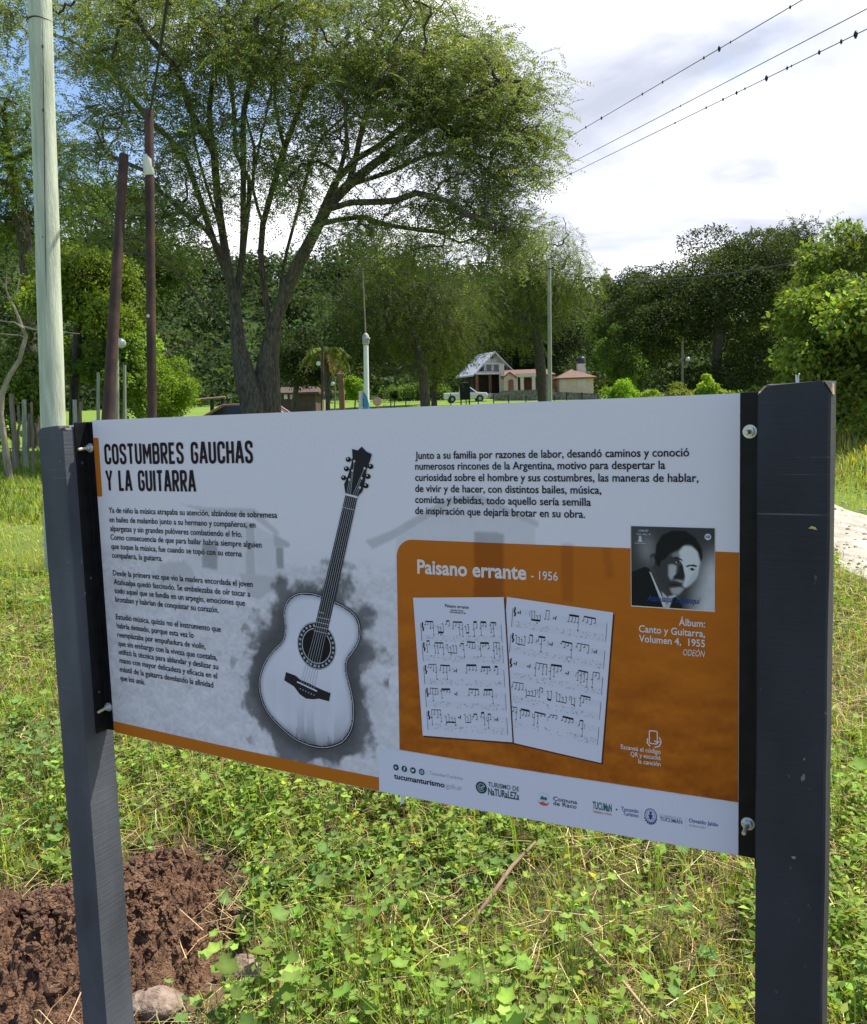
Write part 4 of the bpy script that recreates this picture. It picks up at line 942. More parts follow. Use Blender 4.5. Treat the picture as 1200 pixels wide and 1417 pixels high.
for s in (-1, 1):
    cxg = (gx0+gx1)/2; w = (gx1-gx0)/2+.2
    m.add([(cxg, HY-.5, zg+.16), (cxg, HY+1.5, zg+.16), (cxg+s*w, HY+1.5, ze-.02), (cxg+s*w, HY-.5, ze-.02), (cxg, HY-.5, zg+.05), (cxg, HY+1.5, zg+.05), (cxg+s*w, HY+1.5, ze-.14), (cxg+s*w, HY-.5, ze-.14)],
          [(0, 1, 2, 3), (7, 6, 5, 4), (0, 3, 7, 4), (3, 2, 6, 7), (2, 1, 5, 6)] if s > 0 else [(3, 2, 1, 0), (4, 5, 6, 7), (4, 7, 3, 0), (7, 6, 2, 3), (6, 5, 1, 2)])
m.build('roof', TILE, bun)
def arch_door(x0, x1, ytop, ybot, d, mm_):
    a, b = P_(x0, ybot, d), P_(x1, ybot, d); zt = P_(x0, ytop, d).z; r = (b.x-a.x)/2; cxx = (a.x+b.x)/2
    Pq = [Vector((a.x, a.y, zb)), Vector((b.x, a.y, zb))] + [Vector((cxx+r*math.cos(t), a.y, zt-r*.5+r*.5*math.sin(t))) for t in [math.pi*k/8 for k in range(9)]]
    q = MB(); q.extrude(Pq, (0, .06, 0)); return q.build('door', mm_, bun)
arch_door(704, 711, 525, 545, -.37, DOORW)
for x0, x1 in ((715.5, 720.5), (725.5, 736.5), (740, 746)): arch_door(x0, x1, 523, 545, 1.40, DOORW)
m = MB(); 
for x in (714, 722.5, 738.5, 747.5):
    c = P_(x, 530, .35); m2 = MB(); m2.box((c.x, HY+.35, (zb+zeL)/2-.1), (.38, .38, zeL-zb-.2)); m2.build('porch_column', STUCCO2, bun)
m = MB(); c0, c1 = P_(713, 519.5, .3), P_(749, 519.5, .3); m.box(((c0.x+c1.x)/2, HY+.35, c0.z), (c1.x-c0.x, .5, .42)); m.build('porch_beam', STUCCO2, bun)
for x0, x1, y0, y1 in ((777, 782, 525, 536), (800, 809.5, 525.5, 536)):
    a, b = P_(x0, y0, -.25), P_(x1, y1, -.25)
    q = MB(); q.box(((a.x+b.x)/2, HY-.235, (a.z+b.z)/2), (abs(b.x-a.x), .09, abs(a.z-b.z))); w = q.build('window', mat('shutter', (.52, .44, .40), .7), bun)
    q = MB(); q.box(((a.x+b.x)/2, HY-.22, (a.z+b.z)/2), (abs(b.x-a.x)+.16, .05, abs(a.z-b.z)+.16)); q.build('window_frame', STUCCO2, w)
m = MB(); a, b = P_(799.5, 516, 2.6), P_(810.5, 503, 2.6); m.box(((a.x+b.x)/2, HY+3.0, (a.z+b.z)/2-.3), (b.x-a.x, .95, b.z-a.z+.6)); m.build('tank_tower', STUCCO2, bun)
c = P_(805, 503, 3.0); z2 = P_(805, 494.5, 3.0).z; m = MB(); m.tube([Vector((c.x, c.y, c.z)), Vector((c.x, c.y, z2-.15)), Vector((c.x, c.y, z2)), Vector((c.x, c.y, z2+.12))], [.46, .46, .38, .15], 16); m.build('water_tank', mat('tank_black', (.03, .033, .045), .5), bun)
m = MB(); a = P_(696.5, 521, .6); z2 = P_(696.5, 504, .6).z; m.box((a.x-.1, HY+1.4, (zb+z2)/2), (.55, .6, z2-zb)); m.box((a.x-.1, HY+1.4, z2+.05), (.68, .72, .1)); m.build('chimney', STUCCO2, bun)
m = MB(); a = P_(751.5, 516, 3); z2 = P_(751.5, 512, 3).z; m.box((a.x, HY+3.2, z2-.4), (.5, .6, 1.2)); m.build('chimney', STUCCO2, bun)
# A-frame house -------------------------------------------------------------
AY = 104.0; Q_ = lambda x, y, d=0.0: at(x, y, AY+d)
base = ground_at(675, AY)
afr = empty('a_frame_house', base, 'steep roofed grey house with a white gable and red veranda posts', 'house')
yaw = R(26); ax = Vector((math.cos(yaw), math.sin(yaw), 0)); ay = Vector((-math.sin(yaw), math.cos(yaw), 0))
g0 = Q_(681.5, 540); g0 = Vector((g0.x, AY, 0)); zap = Q_(681, 487).z; zfl = Q_(690, 516).z; zgb = Q_(690, 503).z; zgr = base.z-.4
W2 = 3.05; zev = Q_(646, 520.5).z
def T(a, b, z): return g0 + ax*a + ay*b + Vector((0, 0, z))
m = MB()
slope = lambda z: W2*(zap-z)/(zap-zev)
for s in (-1, 1):
    n_ = [T(0, -.9, zap), T(0, 3.4, zap), T(s*W2, 3.4, zev), T(s*W2, -.9 if s < 0 else -.9, zev)]
    m.extrude(n_ if s > 0 else n_[::-1], Vector((0, 0, -.16)))
m.build('roof', SHEET, afr)
m = MB(); m.extrude([T(-slope(zfl)+.12, -.02, zfl), T(slope(zfl)-.12, -.02, zfl), T(.05, -.02, zap-.22), T(-.05, -.02, zap-.22)], ay*.15); m.build('gable_wall', mat('gable_boards', (.50, .48, .48), .8, .1, 4), afr)
m = MB(); m.box(T(0, 1.9, (zgr+zfl)/2), (2*W2-1.8, 2.6, zfl-zgr-.3), yaw); m.build('wall', mat('dark_timber', (.05, .035, .03), .9, .3, 3), afr)
m = MB(); m.box(T(0, -.55, zfl-.10), (2*W2-.6, 1.3, .2), yaw); m.build('balcony', FRAMEW, afr)
for k in range(4):
    a = -1.45+k*.98
    if abs(a)+.4 > slope(zgb)+.2 and False: continue
    q = MB(); q.box(T(a, -.08, (zfl+zgb)/2+.05), (.86, .12, zgb-zfl-.12), yaw); w = q.build('window', FRAMEW, afr)
    q = MB(); q.box(T(a, -.13, (zfl+zgb)/2+.05), (.66, .12, zgb-zfl-.30), yaw); q.build('pane', GLASS, w)
q = MB(); q.box(T(0, -.08, zgb+.75), (.38, .10, .42), yaw); q.build('window', GLASS, afr)
m = MB(); m.box(T(0, -.10, zgb+.05), (2*slope(zgb)-.5, .12, .13), yaw); m.build('trim', FRAMEW, afr)
for a in (-2.6, -.85, .9, 2.5):
    q = MB(); q.box(T(a, -1.0, (zgr+zfl)/2-.1), (.24, .24, zfl-zgr-.2), yaw); q.build('veranda_post', mat('red_post', (.22, .085, .05), .8), afr)
q = MB(); q.extrude([T(1.0, -1.35, zgr+.35), T(1.0, -1.35, zgr+.75), T(3.6, -1.35, zgr+2.0), T(3.6, -1.35, zgr+1.6)], ay*.12); q.build('stair', FRAMEW, afr)
q = MB(); q.box(T(-.9, -1.1, zgr+.7), (3.2, .08, .5), yaw); q.build('railing', FRAMEW, afr)
# stone retaining wall ------------------------------------------------------
m = MB(); SY = 95.0
a, b, c, d = [at(x, 548, SY) for x in (683, 694, 768, 832)]
zt1 = at(730, 539.5, SY).z; zt2 = at(800, 543, SY).z; zt0 = at(684, 551, SY).z
zlow = gzf(a.x, SY)-.5
m.extrude([Vector((a.x, SY, zlow)), Vector((c.x, SY, zlow)), Vector((c.x, SY, zt1)), Vector((b.x, SY, zt1)), Vector((a.x, SY, zt0))], (0, .6, 0))
m.extrude([Vector((c.x+.01, SY+.1, zlow)), Vector((d.x, SY+.1, zlow)), Vector((d.x, SY+.1, zt2-.2)), Vector((c.x+.01, SY+.1, zt2+.15))], (0, .5, 0))
o = m.build('stone_wall', STONE, None, Vector((b.x, SY, zlow+.5))); tag(o, 'low dark stone retaining wall in front of the pink bungalow', 'wall')
# reddish outbuilding behind the palm ----------------------------------------
OY = 72.0; base = ground_at(415, OY)
hut = empty('outbuilding', base, 'low brick-red outbuilding with white openings in shade behind the palm', 'outbuilding')
a, b = at(384, 560, OY), at(436, 540, OY); zt = at(410, 544, OY).z
m = MB(); m.box(((a.x+b.x)/2, OY+2, (base.z-.3+zt)/2), (b.x-a.x, 4, zt-base.z+.3)); m.build('wall', mat('brick_red', (.075, .048, .040), .9, .2, 3, .4, 8), hut)
m = MB(); roof(m, a.x, b.x, OY, OY+4, zt+.05, zt+.6, .35, .4); m.build('roof', mat('old_tile', (.075, .05, .042), .9, .3, 3), hut)
for x0, x1, mt in ((384.5, 389, FRAMEW), (393, 398, FRAMEW), (401, 411.5, mat('pink_panel', (.52, .36, .35), .8))):
    p, q_ = at(x0, 546, OY-.06), at(x1, 552, OY-.06); q = MB(); q.box(((p.x+q_.x)/2, OY-.04, (p.z+q_.z)/2), (q_.x-p.x, .1, p.z-q_.z)); q.build('door', mt, hut)
# orange brick pillar behind
p0 = ground_at(474, 70); c = at(474, 520, 70); m = MB(); m.box((p0.x, 70, (p0.z+c.z)/2), (.42, .42, c.z-p0.z)); m.box((p0.x, 70, c.z+.06), (.56, .56, .12)); m.add([(p0.x-.28, 69.72, c.z+.13), (p0.x+.28, 69.72, c.z+.13), (p0.x+.28, 70.28, c.z+.13), (p0.x-.28, 70.28, c.z+.13), (p0.x, 70, c.z+.5)], [(0, 1, 4), (1, 2, 4), (2, 3, 4), (3, 0, 4)])
o = m.build('brick_pillar', mat('pillar_brick', (.19, .095, .06), .9, .2, 4, .4, 10), None, p0); tag(o, 'orange-brown brick gate pillar between the palm and the white lamp post', 'pillar')

# wire fence along the lawn ---------------------------------------------------
FY = 66.0; xs = [542 + i*20.5 + random.uniform(-3, 3) for i in range(15)]
base = ground_at(540, FY); wf = empty('wire_fence', base, 'long wire fence on thin dark posts along the lawn', 'fence')
FD = mat('fence_post_dark', (.025, .024, .022), .8)
tops = []
for x in xs:
    q = ground_at(x, FY); h = random.uniform(1.05, 1.25); m = MB(); m.tube([q-Vector((0, 0, .2)), q+Vector((random.uniform(-.03, .03), 0, h))], .045, 6); m.build('post', FD, wf); tops.append(q)
for f in (.35, .65, .98):
    m = MB(); m.tube([q+Vector((0, 0, f*1.08)) for q in tops], .010, 4); m.build('wire', FD, wf)
# dark notice board on the lawn ----------------------------------------------
NY = 62.0; a, b = at(636, 527, NY), at(651, 553, NY); g_ = ground_at(643.5, NY)
nb = empty('notice_board', g_, 'tall black notice board standing on the lawn before the white pickup', 'notice board')
m = MB(); m.box(((a.x+b.x)/2, NY, (a.z+b.z)/2), (b.x-a.x, .10, a.z-b.z)); m.build('board', mat('board_black', (.010, .010, .010), .6), nb)
m = MB()
pts_ = [((637.8+i*1.05), 529.4+(.9*math.sin(i*2.1))) for i in range(11)]
m.tube([at(x, y, NY-.065) for x, y in pts_], .018, 4); m.build('lettering', mat('board_script', (.35, .33, .28), .7), nb)
for x in (638, 649.5):
    p = at(x, 553, NY); m = MB(); m.box((p.x, NY, (p.z+g_.z)/2-.1), (.09, .09, p.z-g_.z+.2)); m.build('leg', mat('board_leg', (.015, .015, .015), .7), nb)

# cars --------------------------------------------------------------------------
RUB = mat('tyre_rubber', (.012, .012, .012), .8); RIM = mat('wheel_rim', (.35, .35, .36), .4, metal=.7); CHROME = mat('bumper_dark', (.03, .03, .03), .5)
def vehicle(name, loc, rz, L, Wd, prof, cabin, wheels, paint, label, cat, extra=None):
    """prof: side outline (x along, z up); cabin: glasshouse outline, narrower at the roof"""
    root = empty(name, loc, label, cat); root.rotation_euler = (0, 0, rz)
    def link(mb, nm, mt, par=None, bevel=0):
        me = bpy.data.meshes.new(nm); me.from_pydata([tuple(p) for p in mb.v], [], mb.f); me.update(); me.materials.append(mt)
        me.polygons.foreach_set('use_smooth', mb.sm); o = bpy.data.objects.new(nm, me); COL.objects.link(o); o.parent = par or root
        if bevel:
            b = o.modifiers.new('bevel', 'BEVEL'); b.width = bevel; b.segments = 3; b.limit_method = 'ANGLE'; b.angle_limit = R(25)
        return o
    w = Wd/2
    m = MB(); m.extrude([Vector((x, -w, z)) for x, z in prof], (0, Wd, 0)); body = link(m, 'body', paint, None, .06)
    (x0, z0), (x1, z1), (x2, z2), (x3, z3) = cabin; i_ = .16
    V = [(x0, -w+.05, z0), (x1, -w+i_, z1), (x2, -w+i_, z2), (x3, -w+.05, z3), (x0, w-.05, z0), (x1, w-i_, z1), (x2, w-i_, z2), (x3, w-.05, z3)]
    m = MB(); m.add(V, [(0, 1, 2, 3), (7, 6, 5, 4), (0, 4, 5, 1), (2, 6, 7, 3), (1, 5, 6, 2)]); link(m, 'windows', GLASS)
    m = MB(); m.box(((x1+x2)/2, 0, (z1+z2)/2+.02), (x2-x1+.10, Wd-2*i_+.08, .07)); link(m, 'roof_panel', paint, None, .03)
    for (ax_, az), (bx_, bz) in (((x0, z0), (x1, z1)), ((x3, z3), (x2, z2)), (((x0+x3)/2, z0), ((x1+x2)/2, z1))):
        for s in (-1, 1):
            m = MB(); m.tube([(ax_, s*(w-.04), az), (bx_, s*(w-i_+.01), bz)], .045, 6); link(m, 'pillar', paint)
    for wx in wheels:
        for s in (-1, 1):
            m = MB(); m.tube([(wx, s*(w-.2), .33), (wx, s*(w-.03), .33), (wx, s*(w+.015), .33)], [.33, .33, .29], 20, True, False); t = link(m, 'wheel', RUB)
            m = MB(); m.tube([(wx, s*(w+.0), .33), (wx, s*(w+.025), .33)], [.20, .18], 16, True, False); link(m, 'rim', RIM, t)
            m = MB(); m.tube([(wx, s*(w-.03), .36), (wx, s*(w+.004), .36)], .39, 20, True, False); link(m, 'wheel_arch', CHROME)
    xf, xb = max(p[0] for p in prof), min(p[0] for p in prof)
    for s in (-1, 1):
        m = MB(); m.box((xf-.06, s*(w-.22), .72), (.16, .34, .15)); link(m, 'headlight', PORC)
        m = MB(); m.box((xb+.05, s*(w-.13), .84), (.14, .22, .26)); link(m, 'tail_light', mat('tail_red', (.40, .03, .04), .3))
    for xx, s in ((xf, 1), (xb, -1)):
        m = MB(); m.box((xx-s*.04, 0, .42), (.16, Wd-.1, .2)); link(m, 'bumper', CHROME, None, .03)
    return root
PY_ = 94.0
p = ground_at(644, PY_)
vehicle('pickup_truck', p, R(3), 4.6, 1.7, [(-2.3, .35), (2.3, .35), (2.34, .70), (2.25, .92), (1.15, 1.02), (.95, 1.02), (-2.3, 1.0)], [(-.55, 1.0), (-.45, 1.52), (.45, 1.55), (1.15, 1.0)], (-1.45, 1.5), mat('white_paint', (.62, .62, .62), .3, coat=.3), 'white pickup truck parked behind the black notice board', 'pickup')
CYr = 27.0; xr = at(400, 560, CYr).x
zc = gzf(xr-1.6, CYr); ztop = at(390, 559, CYr).z
vehicle('parked_car', Vector((at(426, 565, CYr).x-2.15, CYr, ztop-1.42)), R(180), 4.1, 1.68, [(-2.05, .3), (2.05, .3), (2.1, .62), (1.9, .82), (1.05, .93), (-1.95, .98), (-2.1, .72)], [(-1.75, .95), (-1.15, 1.38), (.25, 1.42), (1.15, .93)], (-1.3, 1.32), mat('silver_maroon', (.20, .10, .11), .3, coat=.4), 'maroon car showing its roof over the top edge of the sign', 'car')
# ------------------------------------------------------------------ vegetation
LEAFM = attr_mat('leaf', .6, .12, .40)
LEAFG = attr_mat('leaf_glossy', .38, .4, .30)
STRAW = attr_mat('dry_stalk', .8, .1, .15)
BARK = mat('bark', (.095, .080, .060), .95, .4, 9, 1.0, 22, stretch=(3.0, 3.0, .6), dark=(.030, .026, .021), detail=9)
BARK2 = mat('pale_bark', (.27, .23, .17), .95, .3, 5, .8, 16, stretch=(2.5, 2.5, .7))

def unit(a): return a/np.maximum(np.linalg.norm(a, axis=1, keepdims=True), 1e-9)
def frames(d, nrm):
    y = unit(d); x = unit(np.cross(y, nrm)); z = np.cross(x, y); return x, y, z
def stamp(tv, P, X, Y, Z, sc):
    """template verts tv (k,3) placed at P (n,3); sc (n,3)"""
    k = len(tv); n = len(P)
    V = P[:, None, :] + (tv[None, :, 0:1]*sc[:, None, 0:1])*X[:, None, :] + (tv[None, :, 1:2]*sc[:, None, 1:2])*Y[:, None, :] + (tv[None, :, 2:3]*sc[:, None, 2:3])*Z[:, None, :]
    return V.reshape(n*k, 3)
RH = np.array([(0, 0, 0), (.5, .45, .10), (0, 1, -.06), (-.5, .45, .10)])        # pointed leaf, folded a little
def rh_leaves(P, d, nrm, ln, wd):
    X, Y, Z = frames(d, nrm); n = len(P)
    V = stamp(RH, P, X, Y, Z, np.stack([wd, ln, ln], 1)); F = np.arange(n*4).reshape(n, 4); return V, F
def tint(n, base, var=.22, yel=0.0):
    """n leaf colours about base; yel = share of yellower leaves"""
    b = 1.5*np.array(base)[None, :]*np.exp(rng.normal(0, var, (n, 1)))
    b = b*np.exp(rng.normal(0, .07, (n, 3)))
    if yel:
        m = rng.random(n) < yel; b[m] *= np.array([1.5, 1.15, .6])
    return np.clip(b, .002, .8)
def rdir(n, up=0.0, flat=1.0):
    d = rng.normal(size=(n, 3)); d[:, 2] = d[:, 2]*flat+up; return unit(d)

class Skel:
    """branch skeleton: nodes with parents; tips pull the branches towards them"""
    def __init__(s): s.p = []; s.par = []; s.w = []
    def limb(s, P, attach=None, step=.4):
        P = [Vector(q) for q in P]
        if attach is None: par = -1
        else:
            A = np.array(s.p); par = int(np.argmin(((A-np.array(P[0]))**2).sum(1)))
            P = [Vector(s.p[par])] + P[1:]
        if par == -1: s.p.append(tuple(P[0])); s.par.append(-1); par = len(s.p)-1
        ids = [par]
        # smooth the traced limb
        n_ = len(P)
        for i in range(n_-1):
            p0 = P[max(i-1, 0)]; p1 = P[i]; p2 = P[i+1]; p3 = P[min(i+2, n_-1)]; m_ = max(1, int((p2-p1).length/step))
            for j in range(1, m_+1):
                t = j/m_; q = .5*((2*p1)+(p2-p0)*t+(2*p0-5*p1+4*p2-p3)*t*t+(3*p1-p0-3*p2+p3)*t**3)
                s.p.append(tuple(q)); s.par.append(par); par = len(s.p)-1; ids.append(par)
        return ids
    def grow(s, A, jit=.08, sub=4, sag=.04, order=None):
        A = np.asarray(A, float); S = np.array(s.p)
        d0 = np.array([np.min(((S-a)**2).sum(1)) for a in A]) if order is None else order
        buf = np.zeros((len(s.p)+len(A)*sub, 3)); n = len(s.p); buf[:n] = S
        tips = []
        for i in np.argsort(d0):
            a = A[i]; dd = ((buf[:n]-a)**2).sum(1)
            pen = np.where(buf[:n, 2] > a[2]+.3, 1.6, 1.0); j = int(np.argmin(dd*pen)); b0 = buf[j]; L = math.sqrt(dd[j]); par = j
            for k in range(1, sub+1):
                t = k/sub; q = b0+(a-b0)*t + (rng.normal(0, jit*L*.5, 3) if k < sub else 0); q[2] += sag*L*math.sin(math.pi*t)
                s.p.append(tuple(q)); s.par.append(par); buf[n] = q; par = n; n += 1
            tips.append(par)
        return tips
    def radii(s, tips, rt, ex=.5):
        w = np.zeros(len(s.p)); w[tips] = 1
        for i in range(len(s.p)-1, -1, -1):
            if w[i] == 0: w[i] = .6
            if s.par[i] >= 0: w[s.par[i]] += w[i]
        # only true descendants count: subtract filler weight influence by the exponent
        return rt*np.power(np.maximum(w, .6), ex)
    def mesh(s, r, mb, cap=None):
        ch = {}
        for i, p in enumerate(s.par): ch.setdefault(p, []).append(i)
        roots = ch.get(-1, [])
        stack = [(q, None) for q in roots]
        while stack:
            st, par = stack.pop(); chain = [st]; P = []
            if par is not None: P.append((s.p[par], min(r[par]*.9, r[st]*1.25)))
            cur = st
            while True:
                P.append((s.p[cur], r[cur])); kids = ch.get(cur, [])
                if not kids: break
                kids = sorted(kids, key=lambda q: -r[q])
                for q in kids[1:]: stack.append((q, cur))
                cur = kids[0]
            if len(P) > 1:
                mx = max(q[1] for q in P); mb.tube([q[0] for q in P], [q[1] for q in P], 12 if mx > .15 else 7 if mx > .05 else 5 if mx > .02 else 3, False)

def sprays(A, per, ln, base, leaf, out=None, droop=0.0, flat=.45, pairs=7, var=.2, yel=.0, wr=.42):
    """feathery compound leaves round every tip: leaflets set in two rows along a short rachis"""
    A = np.asarray(A); n = len(A)*per
    P = np.repeat(A, per, 0) + rng.normal(0, ln*.42, (n, 3))*np.array([1, 1, .55])
    D = rdir(n, 0, flat)
    if out is not None: D = unit(D + np.repeat(out, per, 0)*.6)
    D[:, 2] -= droop; D = unit(D)
    L = ln*rng.uniform(.6, 1.2, n)
    up = unit(rng.normal(0, .35, (n, 3))+np.array([0, 0, 1.0])); X, Y, Z = frames(D, up)
    t = (np.arange(pairs)+1.0)/pairs; m = pairs*2
    tt = np.repeat(t, 2); sg = np.tile([1.0, -1.0], pairs)
    base_ = P[:, None, :] + Y[:, None, :]*(L[:, None]*tt[None, :])[..., None] - np.array([0, 0, 1.0])*((tt**2)[None, :]*L[:, None]*(.12+.35*droop))[..., None]
    dl = Y[:, None, :]*.55 + X[:, None, :]*sg[None, :, None] + rng.normal(0, .18, (n, m, 3))
    nl = np.repeat(Z, m, 0)+rng.normal(0, .35, (n*m, 3))
    N_ = n*m; lf = leaf*rng.uniform(.7, 1.25, N_)
    V, F = rh_leaves(base_.reshape(-1, 3), dl.reshape(-1, 3), nl, lf, lf*wr)
    c = np.repeat(tint(n, base, var, yel), m, 0)*np.exp(rng.normal(0, .12, (N_, 1)))
    return V, F, np.repeat(c, 4, 0)
def cat(parts):
    V = []; F = []; C_ = []; b = 0
    for v, f, c in parts: V.append(v); F.append(f+b); C_.append(c); b += len(v)
    return np.concatenate(V), np.concatenate(F), np.concatenate(C_)

# ---- the big spreading tree ---------------------------------------------------
TY_ = 20.0
def tp3(x, y, dz=0.0): return at(x, y, TY_+dz)
def tl(P, dz0=0.0, dz1=0.0): 
    n_ = len(P); return [tp3(x, y, dz0+(dz1-dz0)*i/(n_-1)) for i, (x, y) in enumerate(P)]
tb = ground_at(360, TY_)
big = empty('spreading_tree', tb, 'large spreading tree with two leaning stems and feathery olive foliage', 'tree')
sk = Skel()
A1 = [(358, 640), (352, 575), (340, 525), (330, 478), (326, 430), (319, 390), (309, 330), (301, 270), (296, 210), (290, 150), (300, 90), (312, 40), (318, -30)]
sk.limb(tl(A1, -.25, .6))
B1_ = [(374, 640), (370, 575), (371, 500), (383, 440), (397, 400), (411, 368), (426, 340), (441, 310), (456, 283), (482, 256), (520, 225), (560, 200), (600, 170), (640, 140), (690, 112)]
sk.limb(tl(B1_, .25, -.8))
for P, a, b in (
    ([(331, 482), (303, 445), (281, 425), (263, 397), (240, 372), (213, 357), (170, 345)], -.2, -2.2),
    ([(322, 400), (300, 345), (285, 300), (253, 213), (213, 173), (180, 133), (153, 100), (120, 55)], -.1, 1.8),
    ([(312, 345), (285, 318), (253, 293), (222, 265), (200, 236), (147, 213), (133, 180), (100, 160)], -.1, -2.0),
    ([(327, 430), (332, 380), (340, 320), (345, 250), (327, 213), (322, 133), (302, 67), (270, 10)], 0, 2.2),
    ([(335, 340), (337, 250), (338, 150), (353, 93), (356, 30)], .5, -1.5),
    ([(376, 455), (366, 400), (361, 350), (364, 310), (375, 270), (394, 205), (418, 140), (430, 90), (441, 20), (446, -40)], .1, 1.5),
    ([(388, 425), (392, 370), (404, 320), (418, 270), (430, 225), (455, 170), (470, 120), (500, 60)], .1, 2.8),
    ([(432, 326), (452, 290), (485, 280), (530, 279), (548, 277), (576, 262), (590, 247), (612, 238), (645, 240), (672, 246)], -.3, -2.0),
    ([(540, 278), (576, 267), (603, 273), (627, 281), (646, 297), (672, 305), (700, 318)], -1.0, -1.6),
    ([(418, 356), (440, 305), (464, 252), (490, 222), (527, 200), (548, 182), (597, 150), (620, 120), (650, 85)], 0, 1.6),
    ([(527, 208), (565, 190), (604, 172), (622, 178), (640, 182), (664, 174), (688, 164), (720, 150)], -.5, .6),
    ([(470, 262), (492, 220), (505, 165), (530, 110), (545, 60), (570, 20)], -.3, -2.2),
    ([(296, 215), (262, 150), (245, 95), (205, 50), (180, 5)], .3, -1.4),
    ([(150, 96), (110, 62), (66, 46), (38, 45), (0, 18), (-45, -5)], 1.7, 2.2),
    ([(400, 200), (380, 140), (385, 80), (395, 20)], .8, -.8),
    ([(309, 330), (290, 270), (270, 200), (262, 140), (240, 80)], .2, 1.0), ([(342, 262), (358, 205), (372, 140), (382, 85)], .6, 2.4), ([(364, 310), (350, 262), (352, 205), (340, 160)], .3, -1.2),
    ([(430, 225), (445, 190), (490, 150), (520, 120), (540, 80)], 1.6, 2.6), ([(456, 283), (470, 240), (480, 200), (478, 150)], 0, -1.6), ([(500, 243), (540, 238), (590, 215), (640, 212), (680, 220)], -.3, 1.4), ([(253, 293), (225, 300), (190, 298), (150, 312)], -1.2, .4),
    ([(447, 300), (500, 300), (540, 312), (580, 318), (615, 322)], -.2, 1.2)):
    sk.limb(tl(P, a, b), True)
blobs = [(70, 30, 110, 60, 1.0, 26), (200, 35, 120, 75, 1.5, 48), (330, 15, 140, 70, 1.5, 60), (450, 35, 130, 80, 1.6, 64), (560, 55, 110, 90, 1.5, 62), (640, 120, 90, 75, 1.3, 60), (700, 150, 62, 55, 1.0, 36), (738, 195, 40, 26, .8, 16),
         (570, 150, 110, 50, 1.3, 36), (480, 130, 100, 60, 1.5, 34), (130, 130, 60, 50, 1.5, 18), (225, 150, 70, 55, 1.5, 22), (345, 125, 85, 65, 1.6, 26), (655, 225, 70, 30, 1.0, 11), (690, 275, 46, 48, .9, 26),
         (620, 300, 85, 36, 1.2, 14), (560, 322, 75, 26, 1.3, 13), (485, 315, 50, 26, 1.3, 12), (170, 300, 60, 40, 1.6, 16), (120, 230, 42, 40, 1.6, 14), (250, 235, 50, 40, 1.5, 10), (705, 325, 34, 26, .8, 14), (420, 190, 60, 60, 1.5, 14),
         (540, 235, 60, 30, 1.3, 7), (330, -70, 330, 60, 2.6, 50), (610, 210, 60, 25, 1.2, 12), (390, 255, 50, 40, 1.5, 7), (745, 105, 14, 14, .6, 4), (420, 85, 90, 40, 1.4, 24), (600, 360, 60, 22, 1.0, 7), (225, 340, 50, 24, 1.5, 8), (680, 350, 50, 25, .9, 8), (285, 220, 60, 80, 1.6, 26), (350, 225, 50, 60, 1.6, 14), (425, 255, 55, 45, 1.5, 12), (245, 300, 60, 30, 1.5, 10), (640, 265, 70, 30, 1.2, 8), (700, 235, 50, 40, 1.0, 14), (590, 285, 60, 25, 1.3, 5), (250, 60, 110, 50, 2.0, 20), (560, 110, 90, 50, 1.6, 18)]
anch = []; wts = []
for x, y, rx, ry, dr, n_ in blobs:
    for _ in range(int(n_*(1.15 if y < 160 else 1.0))):
        while True:
            a, b = random.uniform(-1, 1), random.uniform(-1, 1)
            if a*a+b*b < 1: break
        anch.append(tuple(tp3(x+a*rx, y+b*ry, random.uniform(-1, 1)*dr*1.3)))
anch = np.array(anch)
tips = sk.grow(anch, .10, 5, .06)
rad = sk.radii(tips, .0092, .505)
P_arr = np.array(sk.p); rad = np.where(rad > .05, .05+(rad-.05)*.58, rad)
low = P_arr[:, 2] < 4.5; rad = np.where(low & (rad > .08), rad*(1.0+1.05*sstep(4.0, 2.2, P_arr[:, 2])), rad)
mb = MB(); sk.mesh(rad, mb); mb.build('trunk', BARK, big)
# mossy, air-plant tufts and foliage: most at the tips, some along the last twig
tipA = np.array([sk.p[i] for i in tips]); mid = np.array([sk.p[sk.par[sk.par[i]]] for i in tips])
parts = [sprays(tipA, 10, .66, (.112, .138, .058), .070, None, .25, .45, 11, .24, .02), sprays(mid, 5, .58, (.106, .132, .056), .068, None, .2, .45, 10, .24, .02)]
V, F, C_ = cat(parts); np_mesh('crown', V, F, LEAFM, big, C_)

